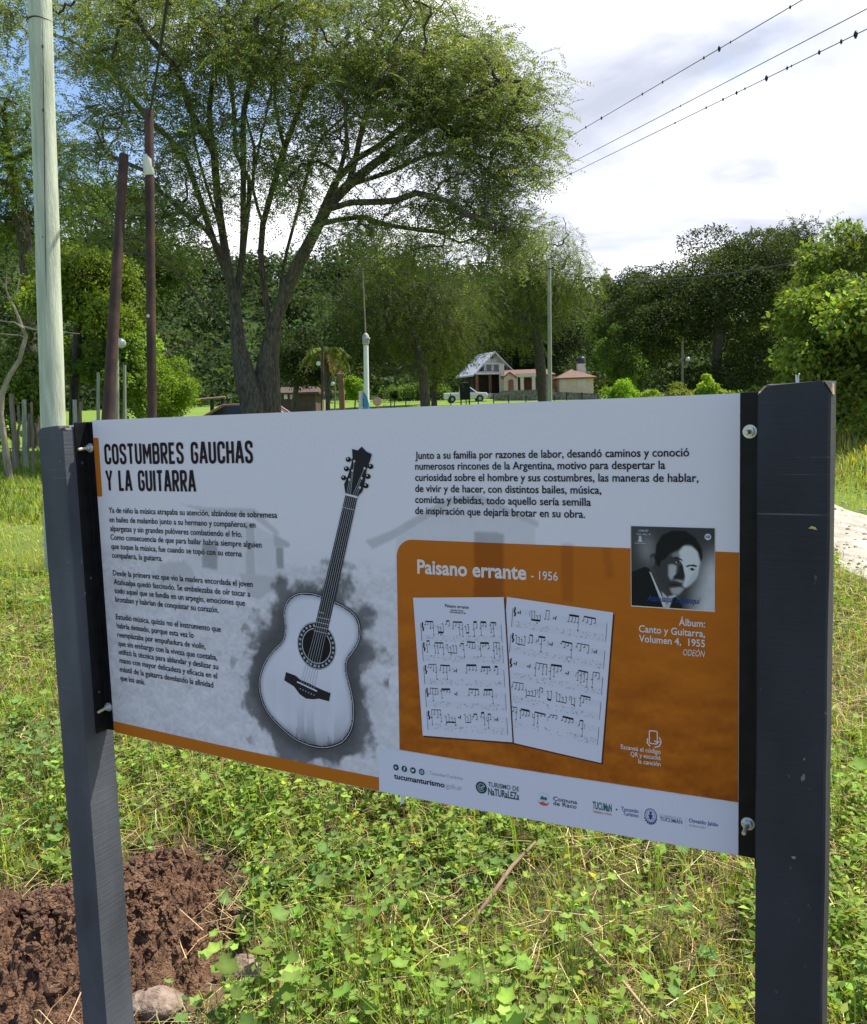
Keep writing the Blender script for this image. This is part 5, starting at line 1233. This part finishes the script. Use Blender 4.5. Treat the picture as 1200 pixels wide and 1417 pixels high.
# ---- generic broadleaf tree -----------------------------------------------------
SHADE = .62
def tree(name, label, px, Y, xs, ys, depth, nl, leaf, base, cat_='tree', group=None, lump=.34, trunk_r=.25, droop=0.0, barkm=None, var=.25, yel=.06, shell=.55, feather=False, lumps=34, ybase=None, tx=None, seed=0, gloss=False, kr=(.35, .80), squash=.85):
    """xs, ys: crown extent in the photo at depth Y; leaves gather in uneven clumps carried by limbs"""
    x0, x1 = xs; y0, y1 = ys
    c = at((x0+x1)/2, (y0+y1)/2, Y); rx = (at(x1, y0, Y)-at(x0, y0, Y)).length/2; rz = (at(x0, y0, Y)-at(x0, y1, Y)).length/2
    b0 = ground_at(tx if tx is not None else px, Y)
    root = empty(name, b0, label, cat_, group)
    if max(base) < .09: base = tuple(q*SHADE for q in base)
    c = np.array(c); R3 = np.array([rx, depth, rz])
    # lump centres inside the crown, kept towards its outside
    Lc = []; Lr = []
    while len(Lc) < lumps:
        d = rng.normal(size=3); d /= np.linalg.norm(d); k = rng.uniform(*kr)
        if d[2] < -.55 and rng.random() < .5: continue
        Lc.append(c + d*R3*k); Lr.append(lump*rng.uniform(.65, 1.25)*min(rx, rz, depth*1.2))
    Lc = np.array(Lc); Lr = np.array(Lr)
    s = Skel(); top = c + np.array([0, 0, .35*rz]); b = np.array(b0)
    s.limb([tuple(b-np.array([0, 0, .3])), tuple(b*.65+top*.35+rng.normal(0, rx*.03, 3)), tuple(b*.35+top*.65+rng.normal(0, rx*.05, 3)), tuple(top)], None, max(.3, rz*.12))
    tp_ = s.grow(Lc, .12, 4, .05)
    sub = (Lc[:, None, :]+rng.normal(size=(lumps, 3, 3))*Lr[:, None, None]*.5).reshape(-1, 3); tp2 = s.grow(sub, .15, 3, .03)
    r = s.radii(tp2, trunk_r/math.sqrt(lumps*3.0+lumps*4)*.95, .5); mb = MB(); s.mesh(r, mb); mb.build('trunk', barkm or BARK, root)
    per = np.maximum(1, (nl*(Lr**2)/np.sum(Lr**2)).astype(int)); idx = np.repeat(np.arange(lumps), per); n = len(idx)
    if feather: n = n//10; idx = rng.choice(idx, n)
    d = unit(rng.normal(size=(n, 3))+np.array([0, 0, .25])); q = rng.uniform(shell, 1.08, n)
    # clumps have ragged surfaces
    q *= .82+.36*fbm(d[:, 0]*3+idx*1.7, d[:, 2]*3+d[:, 1]*2, 5, 3)
    P = Lc[idx] + d*(Lr[idx]*q)[:, None]*np.array([1.1, 1.1, squash])
    lt_ = np.exp(rng.normal(0, var*.8, lumps))[idx]
    if feather:
        V, F, C_ = sprays(P, 1, leaf*5.0, base, leaf, d, droop, .6, 6, var*.6, yel, .38)
        C_ = C_*np.repeat(lt_, 6*2*4)[:, None]
    else:
        D = unit(d*.5+rng.normal(0, .6, (n, 3))+np.array([0, 0, -.25-droop])); nr = unit(d*.9+rng.normal(0, .55, (n, 3))+np.array([0, 0, .5]))
        ln = leaf*rng.uniform(.6, 1.35, n); V, F = rh_leaves(P, D, nr, ln, ln*.62)
        C_ = np.repeat(tint(n, base, var*.6, yel)*lt_[:, None], 4, 0)
    np_mesh('crown', V, F, LEAFG if gloss else LEAFM, root, C_)
    return root
# left side
tree('feathery_tree', 'tall feathery light-green tree at the left edge behind the green utility pole', 50, 25, (-110, 135), (80, 420), 3.0, 50000, .075, (.072, .112, .026), feather=True, lump=.36, lumps=40, trunk_r=.3, droop=.25, yel=.12)
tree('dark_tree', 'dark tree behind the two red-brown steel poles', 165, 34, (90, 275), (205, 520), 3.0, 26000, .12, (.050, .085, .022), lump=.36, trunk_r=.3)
tree('yellow_green_tree', 'bushy yellow-green tree low between the utility pole and the leaning pole', 100, 23, (25, 205), (300, 600), 2.0, 26000, .10, (.098, .140, .022), lump=.33, lumps=40, yel=.08, trunk_r=.2, ybase=1)
tree('leafy_shrub', 'leafy green shrub behind the stakes at the left edge', 25, 21, (-60, 75), (400, 640), 1.5, 20000, .085, (.091, .135, .030), 'shrub', lump=.34, lumps=32, trunk_r=.12, yel=.12)
tree('leafy_shrub', 'broad-leaved bright green shrub around the pale bare pole', 170, 22.5, (115, 222), (425, 606), 1.2, 16000, .10, (.091, .145, .026), 'shrub', lump=.34, lumps=30, trunk_r=.1, yel=.10)
tree('round_bush', 'rounded bright green bush right of the red-brown steel poles', 225, 31, (160, 282), (484, 612), 1.6, 30000, .085, (.105, .165, .020), 'bush', lump=.30, lumps=60, trunk_r=.1, var=.14, yel=.08)
tree('dark_tree', 'dark low tree between the big tree trunk and the palm', 405, 60, (372, 470), (455, 548), 3, 12000, .18, (.035, .055, .018), trunk_r=.3)
# the middle distance
tree('weeping_tree', 'wide drooping olive-green tree behind the white lamp post', 560, 50, (445, 690), (296, 558), 4.5, 70000, .105, (.062, .083, .026), feather=True, lump=.34, lumps=60, trunk_r=.45, droop=.9, tx=590)
tree('yellowish_tree', 'rounded yellow-green tree left of the a-frame house', 600, 58, (530, 668), (405, 545), 3.0, 24000, .15, (.115, .150, .024), lump=.33, lumps=36, trunk_r=.3, yel=.15)
tree('weeping_tree', 'drooping grey-green tree with a dark trunk in front of the pink bungalow', 752, 60, (625, 838), (300, 535), 4.0, 66000, .115, (.074, .098, .030), feather=True, lump=.32, lumps=54, trunk_r=.55, droop=.8, tx=753)
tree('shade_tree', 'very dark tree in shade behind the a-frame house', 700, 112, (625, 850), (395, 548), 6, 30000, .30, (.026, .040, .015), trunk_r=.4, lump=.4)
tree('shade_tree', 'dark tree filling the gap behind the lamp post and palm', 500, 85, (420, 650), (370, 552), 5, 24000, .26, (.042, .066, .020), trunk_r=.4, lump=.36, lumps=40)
# right side
tree('dark_tree', 'medium dark-green tree right of the bungalow water tank', 866, 70, (803, 945), (366, 565), 4.0, 32000, .19, (.055, .085, .020), lump=.33, lumps=44, trunk_r=.35)
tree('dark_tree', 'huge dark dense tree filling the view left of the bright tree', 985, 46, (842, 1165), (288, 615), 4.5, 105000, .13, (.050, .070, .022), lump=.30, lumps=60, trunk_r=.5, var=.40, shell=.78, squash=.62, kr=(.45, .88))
tree('flat_topped_tree', 'dark flat-topped tree rising above the huge dark tree', 1090, 52, (1040, 1145), (296, 420), 2.0, 12000, .16, (.040, .056, .022), lump=.34, lumps=22, trunk_r=.25, feather=True)
tree('edge_shrub', 'bright green shrubby edge at the left foot of the huge dark tree', 862, 60, (822, 905), (430, 556), 2.0, 12000, .16, (.062, .105, .022), 'shrub', lump=.32, lumps=26, trunk_r=.15)
tree('bright_tree', 'bright yellow-green broadleaf tree on the right beyond the dirt track', 1180, 16.5, (1060, 1340), (330, 660), 1.9, 36000, .105, (.088, .128, .024), lump=.20, lumps=110, trunk_r=.10, yel=.15, var=.46, kr=(.3, 1.08), barkm=BARK2)
tree('bright_tree', 'taller pale-green tree at the right edge behind the bright tree', 1200, 22, (1105, 1330), (300, 540), 2.0, 18000, .12, (.098, .140, .040), lump=.22, lumps=60, kr=(.3, 1.05), trunk_r=.16, yel=.1, barkm=BARK2)
tree('dark_hedge', 'dark shaded thicket under the bright tree at the right edge', 1190, 19.5, (1080, 1400), (500, 660), 1.5, 20000, .10, (.040, .065, .018), 'hedge', lump=.4, lumps=40, trunk_r=.1)
# low bright bushes over the top edge of the sign
for x0, x1, y0, col, lab in ((833, 884, 524, (.125, .225, .02), 'vivid green low bush over the sign, right of the bungalow'), (880, 912, 533, (.14, .20, .03), 'small yellow-green bush between two larger bushes'), (915, 966, 527, (.115, .14, .03), 'brownish-green low bush under the dark lamp pole'), (958, 996, 513, (.17, .25, .03), 'tallest bright yellow-green bush with upright shoots'), (985, 1016, 527, (.14, .19, .03), 'small pale bush at the right end of the low bush row')):
    tree('low_bush', lab, (x0+x1)/2, 33+random.uniform(-2, 2), (x0, x1), (y0, 585), .9, 7000, .085, col, 'bush', 'low bushes behind the sign', lump=.36, lumps=24, trunk_r=.06, yel=.2, var=.2)
# clipped balls and hedge on the lawn
for x, y0, r_, lab in ((546, 541, 5, 'smaller dark clipped shrub on the lawn'), (592, 535, 8, 'larger dark clipped shrub on the lawn')):
    tree('clipped_shrub', lab, x, 60, (x-r_*1.1, x+r_*1.1), (y0, y0+2.3*r_), .4, 2600, .09, (.035, .055, .018), 'shrub', None, lump=.4, lumps=14, trunk_r=.05)
tree('long_hedge', 'long light-green hedge along the back of the lawn', 575, 106, (522, 640), (533, 556), 1.2, 12000, .22, (.085, .135, .03), 'hedge', lump=.9, lumps=60, trunk_r=.1)
tree('garden_bush', 'bright green bush beside the white lamp post', 490, 62, (478, 512), (515, 560), 1.2, 4000, .16, (.11, .19, .02), 'bush', lump=.4, lumps=16, trunk_r=.08)
# bare crooked sapling on the far left
sp = [(12, 655), (6, 610), (1, 575), (3, 545), (13, 520), (27, 498), (36, 465), (30, 450), (20, 425), (14, 416)]
g0_ = ground_at(14, 16); pl_ = [g0_-Vector((0, 0, .1))] + [at(x, y, 16) for x, y in sp[1:]]
bs = empty('bare_sapling', g0_, 'crooked bare pale sapling at the far left edge', 'sapling')
m = MB(); m.tube(pl_, [.06, .056, .052, .048, .044, .040, .036, .03, .022, .018], 9); m.build('trunk', BARK2, bs)
for P in ([(14, 416), (8, 400), (9, 380)], [(14, 416), (24, 402), (27, 385)], [(34, 455), (20, 446), (0, 444)], [(36, 468), (28, 464), (0, 462)], [(31, 452), (48, 456), (74, 458), (110, 462)]):
    m = MB(); m.tube([at(x, y, 16+random.uniform(-.1, .1)) for x, y in P], [.022, .016, .010, .007][:len(P)], 5); m.build('branch', BARK2, bs)

# palm -------------------------------------------------------------------------
PYY = 52.0; pb = ground_at(452, PYY); pt = at(451, 488, PYY)
palm = empty('palm_tree', pb, 'palm with arching fronds between the big tree and the white lamp post', 'palm')
m = MB(); m.tube([pb-Vector((0, 0, .3)), pb.lerp(pt, .4)+Vector((.06, 0, 0)), pt], [.22, .16, .15], 10); m.build('trunk', BARK, palm)
def frond(az, L, lift, color, nm='frond'):
    d = np.array([math.cos(az), math.sin(az), 0]); V = []; F = []; C_ = []
    pts_ = []
    for k in range(25):
        t = k/24; pts_.append(np.array(pt)+d*L*t*(1-.18*t)+np.array([0, 0, L*(lift*t-.95*t*t)]))
    pts_ = np.array(pts_); tg = unit(np.gradient(pts_, axis=0)); sd = unit(np.cross(tg, [0, 0, 1.0]))
    n = 3*25; ii = np.repeat(np.arange(25), 3); 
    for s in (1, -1):
        P = pts_[ii]; D = sd[ii]*s+tg[ii]*.55+np.array([0, 0, -.45])+rng.normal(0, .12, (n, 3)); ln = L*.30*np.sin(math.pi*np.clip(ii/24*.9+.1, 0, 1))*rng.uniform(.8, 1.1, n)+.04
        v, f = rh_leaves(P, D, np.tile([0, 0, 1.0], (n, 1))+rng.normal(0, .2, (n, 3)), ln, np.full(n, .085)); F.append(f+len(V)*n*4); V.append(v); C_.append(np.repeat(tint(n, color, .15), 4, 0))
    np_mesh(nm, np.concatenate(V), np.concatenate(F), LEAFM, palm, np.concatenate(C_))
for k in range(15):
    az = 2*math.pi*k/15+random.uniform(-.2, .2); dry = k in (3, 8, 13)
    frond(az, random.uniform(1.5, 2.3), random.uniform(.35, .9) if not dry else .2, (.115, .145, .03) if not dry else (.28, .21, .09))

# poplar and woods on the ridge --------------------------------------------------
tree('poplar', 'slender pale poplar standing out on the skyline of the ridge', 838, 150, (832, 845), (366, 425), .9, 2600, .40, (.17, .175, .11), lump=.75, lumps=26, trunk_r=.2)
nC = 2600
fx = rng.uniform(-190, 190, nC); fy = rng.uniform(110, 215, nC); fz = hillz(fx, fy)
cr_ = rng.uniform(1.8, 4.2, nC); per = 100
idx = np.repeat(np.arange(nC), per); n = len(idx); d = unit(rng.normal(size=(n, 3))+np.array([0, 0, .45]))
P = np.stack([fx, fy, fz+cr_*.9], 1)[idx] + d*(cr_[idx]*rng.uniform(.7, 1.05, n))[:, None]*np.array([1, 1, 1.05])
ct = np.array([.045, .068, .026])[None]*np.exp(rng.normal(0, .34, (nC, 1)))*np.exp(rng.normal(0, .10, (nC, 3)))
ln = rng.uniform(.6, 1.25, n)*.78; V, F = rh_leaves(P, unit(d*.3+rng.normal(0, .6, (n, 3))+np.array([0, 0, -.3])), unit(d+rng.normal(0, .5, (n, 3))+np.array([0, 0, .4])), ln, ln*.75)
o = np_mesh('hillside_forest', V, F, LEAFM, None, np.repeat(ct[idx]*np.exp(rng.normal(0, .15, (n, 1))), 4, 0)); tag(o, kind='stuff')
# ------------------------------------------------------------------ soil heap, stones, ground cover
MC = np.array([-1.10, 2.34])
def heap(x, y):
    dx, dy = x-MC[0], y-MC[1]
    r1 = np.hypot((dx+.30)/.74, (dy+.20)/.66); r2 = np.hypot((dx-.20)/.37, (dy-.10)/.62)
    h = .20*(1-sstep(.1, 1.0, r1)) + .15*(1-sstep(.1, 1.0, r2))
    return h
nx_, ny_ = 440, 420
hx_ = np.linspace(-2.1, -.35, nx_); hy_ = np.linspace(1.45, 3.15, ny_); HX_, HY_ = np.meshgrid(hx_, hy_)
hh = heap(HX_, HY_); lum_ = fbm(HX_*20, HY_*20, 101, 5, 2.1, .58); lum2 = fbm(HX_*70, HY_*70, 103, 3)
k_ = sstep(.0, .05, hh)
clod = np.clip(lum_-.45, 0, 1)
HZ_ = gz(HX_, HY_) - .035 + hh + k_*(.085*(lum_-.5) + .040*np.abs(lum2-.5)*2 + .05*clod)
SOIL = mat('red_brown_soil', (.185, .108, .070), .95, .3, 22, 1.0, 150, spec=.08, dark=(.098, .055, .037))
heapV = np.stack([HX_.ravel(), HY_.ravel(), HZ_.ravel()], 1)
hp = Vector((MC[0], MC[1], 0)); o = np_mesh('soil_heap', heapV, grid_faces(nx_, ny_), SOIL, None, None, False, hp)
tag(o, 'heap of freshly dug red-brown soil around the foot of the left post', 'soil heap')
# loose crumbs lie on the heap and just beside it: part of the heap
mb = MB()
for _ in range(1700):
    a = random.uniform(0, 6.3); q = abs(random.gauss(0, .6)); x = MC[0]-.05+math.cos(a)*q*.75; y = MC[1]+.06+math.sin(a)*q*.5
    h = float(heap(np.array(x), np.array(y)))
    if h < .004 and random.random() < .7: continue
    r = random.choice([.004, .005, .006, .008, .010, .013, .018])*random.uniform(.7, 1.2)
    mb.ball((x, y, gzf(x, y)+h-.035+.5*r+.035*min(1, h/.05)+random.uniform(0, .012)), r, 6, 4, (random.uniform(.7, 1.3), random.uniform(.7, 1.2), random.uniform(.6, .9)), .28)
mb.sm = [False]*len(mb.f)
cr0 = mb.build('crumbs', SOIL, o); tag(cr0, kind='stuff')
STN = mat('pale_stone', (.27, .205, .165), .9, .25, 22, 1.0, 35, dark=(.14, .095, .07))
def ray_ground(px, py):
    d = _F + _R*((px-600.0)/FPX) + _U*((708.5-py)/FPX); t = -EYE/d.z
    for i in range(4):
        p = Vector((0, 0, EYE))+d*t; z = gzf(p.x, p.y)+float(heap(np.array(p.x), np.array(p.y))); t = (z-EYE)/d.z
    return Vector((0, 0, EYE))+d*t
STONES = [ray_ground(a, b) for a, b in ((187, 1382), (216, 1398), (338, 1352))]
for px, py, r, sq, lab in ((187, 1382, .035, (.8, .7, .8), 'small flat pale stone next to the left post'), (216, 1398, .062, (1.25, .8, .6), 'larger pale stone with a dark split, front of the soil heap'), (338, 1352, .058, (.9, .9, .75), 'brown stone with a pale face right of the soil heap')):
    c = ray_ground(px, py); m = MB(); m.ball(c+Vector((0, 0, r*.25)), r, 16, 10, sq, .07); o = m.build('stone', STN, None, c, .006); tag(o, lab, 'stone')
# broken stick lying in the weeds
a, b = ray_ground(640, 1322), ray_ground(738, 1214)
m = MB(); m.tube([a+Vector((0, 0, .06)), a.lerp(b, .35)+Vector((.006, 0, .09)), a.lerp(b, .7)+Vector((-.004, 0, .105)), b+Vector((.01, 0, .12))], [.004, .0065, .0065, .005], 7); o = m.build('stick', mat('stick_brown', (.21, .14, .09), .9, .3, 20), None, a); tag(o, 'brown stick lying across the weeds below the sign', 'stick')
a, b = ray_ground(812, 1330), ray_ground(985, 1560)
m = MB(); m.tube([a.lerp(b, t)+Vector((0, 0, .06+.02*math.sin(3*t))) for t in (0, .3, .6, 1)], [.004, .004, .0035, .003], 6); o = m.build('dry_stem', mat('stem_tan', (.36, .27, .14), .9, .2, 20), None, a); tag(o, 'long tan dry stem lying diagonally in the weeds near the right post', 'stem')

# lobed weed leaf: a cupped fan of 10 triangles
ang = np.linspace(0, 2*np.pi, 10, endpoint=False)
rr_ = .5*(1+.16*np.cos(5*ang+np.pi)); LV = [(0, .45, -.13)] + [(rr_[i]*math.sin(ang[i])*1.05, .5-rr_[i]*math.cos(ang[i]), -.03+.11*(i % 2)) for i in range(10)]
LV = np.array(LV); LF = np.array([(0, 1+i, 1+(i+1) % 10) for i in range(10)])
def lobed(P, D, Nn, s):
    X, Y, Z = frames(D, Nn); n = len(P); V = stamp(LV, P, X, Y, Z, np.stack([s, s, s], 1)); F = (np.arange(n)[:, None, None]*11+LF[None]).reshape(-1, 3); return V, F
def onroad(x, y):
    c = 4.17+.028*(y-8)+.35*np.sin(y*.11-.6); return np.abs(x-c) < .72+.12*np.sin(y*2.1)+.30*(fbm(x*3, y*3, 251, 3)-.5)
def inview(x, y, m_=.15):
    return np.abs(x) < y*(.50+m_)+.4
def surf(x, y): return gz(x, y) + np.maximum(0, heap(x, y)-.02)
def sample(n, y0, y1, pw=1.0, side=1.0):
    """points on the ground, denser near the camera"""
    y = y0+(y1-y0)*rng.random(n)**pw; x = rng.uniform(-1, 1, n)*(y*.56*side+.7); return x, y
def keep(x, y, heapmax=.012):
    return (~onroad(x, y)) & (heap(x, y) < heapmax) & ~((np.hypot(x+1.0, y-2.35) < .25)) & ~np.any([np.hypot(x-q.x, y-q.y+.04) < .13 for q in STONES], axis=0)
# patchiness shared by all the layers
def patch(x, y, s, seed): return fbm(x*s+5, y*s+9, seed, 3)

# 1) broad lobed weeds
n = 4200; x, y = sample(n, 1.75, 7.5, 1.35); k = keep(x, y) & (rng.random(n) < sstep(.40, .62, patch(x, y, 1.6, 201)+.08*(x < .0)-.22*sstep(.7, 1.7, x-.32*(y-2)))*.9+.05); x, y = x[k], y[k]
n = len(x); nl = rng.integers(5, 12, n); idx = np.repeat(np.arange(n), nl); N_ = len(idx)
hgt = rng.uniform(.03, .17, n)*(.35+1.9*sstep(.3, .75, patch(x, y, 2.6, 203))); az = rng.uniform(0, 6.283, N_); sprd = rng.uniform(.01, .09, N_)
z = surf(x, y); base = np.stack([x, y, z], 1)[idx]
P = base + np.stack([np.cos(az)*sprd, np.sin(az)*sprd, hgt[idx]*rng.uniform(.45, 1.1, N_)], 1)
D = np.stack([np.cos(az), np.sin(az), rng.uniform(-.35, .35, N_)], 1); Nn = unit(np.stack([rng.normal(0, .35, N_), rng.normal(0, .35, N_), np.ones(N_)], 1))
sz = rng.choice([.014, .021, .029, .038, .052], N_, p=[.30, .28, .22, .14, .06])*rng.uniform(.8, 1.2, N_)*(.75+.5*patch(x, y, .9, 207))[idx]
V1, F1 = lobed(P, D, Nn, sz); hue = (patch(x, y, 1.1, 205) > .5)[idx]
c = np.where(hue[:, None], tint(N_, (.120, .182, .036), .28, 0), tint(N_, (.092, .150, .040), .28, 0))
o = np_mesh('broadleaf_weeds', V1, F1, LEAFM, None, (c[:, None, :]*np.array([1.25]+[.92, 1.02]*5)[None, :, None]*np.exp(rng.normal(0, .10, (N_, 11, 1)))).reshape(-1, 3)); tag(o, kind='stuff')
# petioles
w = .0011; a_ = base+rng.normal(0, .006, base.shape)*np.array([1, 1, 0]); b2 = P; sd = np.stack([-np.sin(az), np.cos(az), np.zeros(N_)], 1)*w
V = np.stack([a_-sd, a_+sd, b2+sd, b2-sd], 1).reshape(-1, 3); o = np_mesh('weed_stalks', V, np.arange(N_*4).reshape(-1, 4), LEAFM, None, np.repeat(tint(N_, (.13, .17, .05), .2), 4, 0)); tag(o, kind='stuff')
# 2) small pointed-leaf herbs with upright stems
n = 11000; x, y = sample(n, 1.75, 8.5, 1.3); k = keep(x, y) & (rng.random(n) < sstep(.38, .6, patch(x, y, 1.7, 211))+.12); x, y = x[k], y[k]; n = len(x)
nl = rng.integers(8, 18, n); idx = np.repeat(np.arange(n), nl); N_ = len(idx); hgt = rng.uniform(.05, .20, n)*(.5+1.1*sstep(.3, .7, patch(x, y, 2.8, 213)))*(1-.4*sstep(3, 7, y)); t = rng.random(N_)
lean = rng.normal(0, .25, (n, 2)); az = rng.uniform(0, 6.283, N_); z = surf(x, y)
P = np.stack([x[idx]+lean[idx, 0]*hgt[idx]*t, y[idx]+lean[idx, 1]*hgt[idx]*t, z[idx]+hgt[idx]*(.2+.8*t)], 1)
D = np.stack([np.cos(az), np.sin(az), rng.uniform(-.1, .6, N_)], 1); Nn = unit(rng.normal(0, .35, (N_, 3))+np.array([0, 0, 1.0])); ln = rng.uniform(.018, .05, N_)*(1.15-.4*t)
V, F = rh_leaves(P, D, Nn, ln, ln*.5); c = tint(N_, (.134, .192, .036), .32, .05); 
o = np_mesh('leafy_herbs', V, F, LEAFM, None, np.repeat(c, 4, 0)); tag(o, kind='stuff')
# 3) grass blades, curved strips of two segments
def blades(x, y, L, wd, col, lean=.5, var=.2, yel=.1, z0=0.0, lie=None):
    n = len(x); az = rng.uniform(0, 6.283, n); b = np.stack([x, y, surf(x, y)+z0], 1); h = np.stack([np.cos(az), np.sin(az), np.zeros(n)], 1); ln = lean*rng.uniform(.3, 1.6, n)
    up = np.array([0, 0, 1.0]); 
    m1 = b+up*(L*.55)[:, None]*(1/np.sqrt(1+ln**2*.3))[:, None]+h*(L*.22*ln)[:, None]; tp_ = b+up*(L*.85/np.sqrt(1+ln**2))[:, None]+h*(L*.75*ln/np.sqrt(1+ln**2*.6))[:, None]
    if lie is not None:
        zz_ = b[:, 2:3]+rng.uniform(.01, lie, (n, 1)); m1 = np.concatenate([(b+h*(L*.5)[:, None])[:, :2], zz_+rng.uniform(0, .03, (n, 1))], 1)+rng.normal(0, .02, (n, 3))*np.array([1, 1, 0]); tp_ = np.concatenate([(b+h*L[:, None])[:, :2], zz_+rng.uniform(-.02, .03, (n, 1))], 1); b = np.concatenate([b[:, :2], zz_], 1)
    s = np.stack([-np.sin(az), np.cos(az), np.zeros(n)], 1)*wd[:, None]*.5
    V = np.stack([b-s, b+s, m1+s*.85, m1-s*.85, tp_+s*.15, tp_-s*.15], 1).reshape(-1, 3); i0 = np.arange(n)*6
    F = np.stack([np.stack([i0, i0+1, i0+2, i0+3], 1), np.stack([i0+3, i0+2, i0+4, i0+5], 1)], 1).reshape(-1, 4); return V, F, np.repeat(tint(n, col, var, yel), 6, 0)
G = []
n = 80000; x, y = sample(n, 1.75, 9, 1.25); k = keep(x, y) & (rng.random(n) < .35+.65*sstep(.4, .6, patch(x, y, 1.1, 221)+.2*sstep(.6, 2.0, x-.25*(y-2)))); x, y = x[k], y[k]; n = len(x)
G.append(blades(x, y, rng.uniform(.05, .15, n), rng.uniform(.002, .004, n), (.19, .235, .045), .8, .28, .25))
n = 9000; x, y = sample(n, 1.8, 7, 1.2); k = keep(x, y) & (patch(x, y, 1.9, 225) > .46); x, y = x[k], y[k]; n = len(x)
G.append(blades(x, y, rng.uniform(.12, .32, n), rng.uniform(.002, .0042, n), (.15, .225, .03), .55, .25, .2))
n = 60000; x, y = sample(n, 5, 20, 1.1, 1.05); k = keep(x, y); x, y = x[k], y[k]; n = len(x); big_ = 1+.10*(y-5)
G.append(blades(x, y, rng.uniform(.05, .13, n)*(.8+.04*y), .0035*big_, (.21, .265, .045), .8, .25, .25))
n = 26000; x, y = sample(n, 18, 62, 1.0, 1.05); k = keep(x, y); x, y = x[k], y[k]; n = len(x)
G.append(blades(x, y, rng.uniform(.08, .22, n), rng.uniform(.015, .04, n), (.14, .215, .03), .8, .2, .2))
V, F, C_ = cat(G); o = np_mesh('grass', V, F, LEAFM, None, C_); tag(o, kind='stuff')
# 4) dry straw, mown stalks lying about and a few standing
G = []
n = 30000; x, y = sample(n, 1.75, 7.5, 1.25); k = keep(x, y, .06); x, y = x[k], y[k]; n = len(x)
G.append(blades(x, y, rng.uniform(.03, .12, n), rng.uniform(.0015, .004, n), (.10, .072, .042), 0, .35, 0, 0, .035))
n = 26000; x, y = sample(n, 1.75, 7, 1.25); k = keep(x, y, .06) & (rng.random(n) < .25+.75*sstep(.42, .58, patch(x, y, 1.4, 231)+.08*sstep(.2, 1.5, x))); x, y = x[k], y[k]; n = len(x)
G.append(blades(x, y, rng.uniform(.05, .24, n), rng.uniform(.0010, .0030, n), (.33, .255, .13), 0, .28, 0, 0, .10))
n = 14000; x, y = sample(n, 5, 16, 1.1, 1.05); k = keep(x, y) & (patch(x, y, .6, 235) > .42); x, y = x[k], y[k]; n = len(x)
G.append(blades(x, y, rng.uniform(.1, .3, n), rng.uniform(.004, .009, n), (.25, .195, .095), 0, .25, 0, 0, .10))
n = 2200; x, y = sample(n, 1.9, 6, 1.2); k = keep(x, y); x, y = x[k], y[k]; n = len(x)
G.append(blades(x, y, rng.uniform(.10, .26, n), rng.uniform(.0018, .0032, n), (.25, .20, .09), .35, .25))
V, F, C_ = cat(G); o = np_mesh('dry_straw', V, F, STRAW, None, C_); tag(o, kind='stuff')
# a tuft of stiff stubble right of the heap
n = 60; c0 = ray_ground(400, 1350); x = c0.x+rng.normal(0, .07, n); y = c0.y+rng.normal(0, .06, n)
V, F, C_ = blades(x, y, rng.uniform(.12, .24, n), np.full(n, .0035), (.19, .185, .065), .25, .25); o = np_mesh('stubble_tuft', V, F, STRAW, None, C_, False, c0); tag(o, 'tuft of stiff tan-green stubble right of the soil heap', 'grass tuft')
# 5) weedy verge beyond the track and in front of the left bushes
n = 16000; y = rng.uniform(7, 24, n); x = 5.35+.03*(y-8)+rng.random(n)**1.2*6; L = rng.uniform(.08, .34, n)*sstep(0, 1.2, x-5.2-.03*(y-8))
V, F, C_ = cat([blades(x, y, L, rng.uniform(.008, .018, n), (.20, .19, .06), .6, .3, .25), blades(x[:9000]+.1, y[:9000], L[:9000]*.8, rng.uniform(.015, .035, 9000), (.12, .165, .03), .7, .3, .2)])
o = np_mesh('verge_weeds', V, F, LEAFM, None, C_); tag(o, kind='stuff')
n = 12000; y = rng.uniform(11, 19, n); x = -y*.36-rng.random(n)*5.5+.8; L = rng.uniform(.08, .3, n)*(.5+.8*patch(x, y, .8, 241))
V, F, C_ = blades(x, y, L, rng.uniform(.010, .024, n), (.115, .160, .034), .7, .25, .2); o = np_mesh('tall_grass', V, F, LEAFM, None, C_); tag(o, kind='stuff')

# pebbles on the track
mb = MB()
for _ in range(420):
    y = random.uniform(4.5, 14); c_ = 4.17+.028*(y-8)+.35*math.sin(y*.11-.6); x = c_+random.uniform(-.85, .85); r = random.choice([.008, .010, .014, .02])*random.uniform(.7, 1.3)
    mb.ball((x, y, gzf(x, y)+.028+r*.2), r, 6, 4, (1.1, .9, .6), .15)
o = mb.build('track_gravel', mat('gravel', (.38, .34, .28), .95, .3, 8), None, Vector((4.2, 8, 0))); tag(o, kind='stuff')
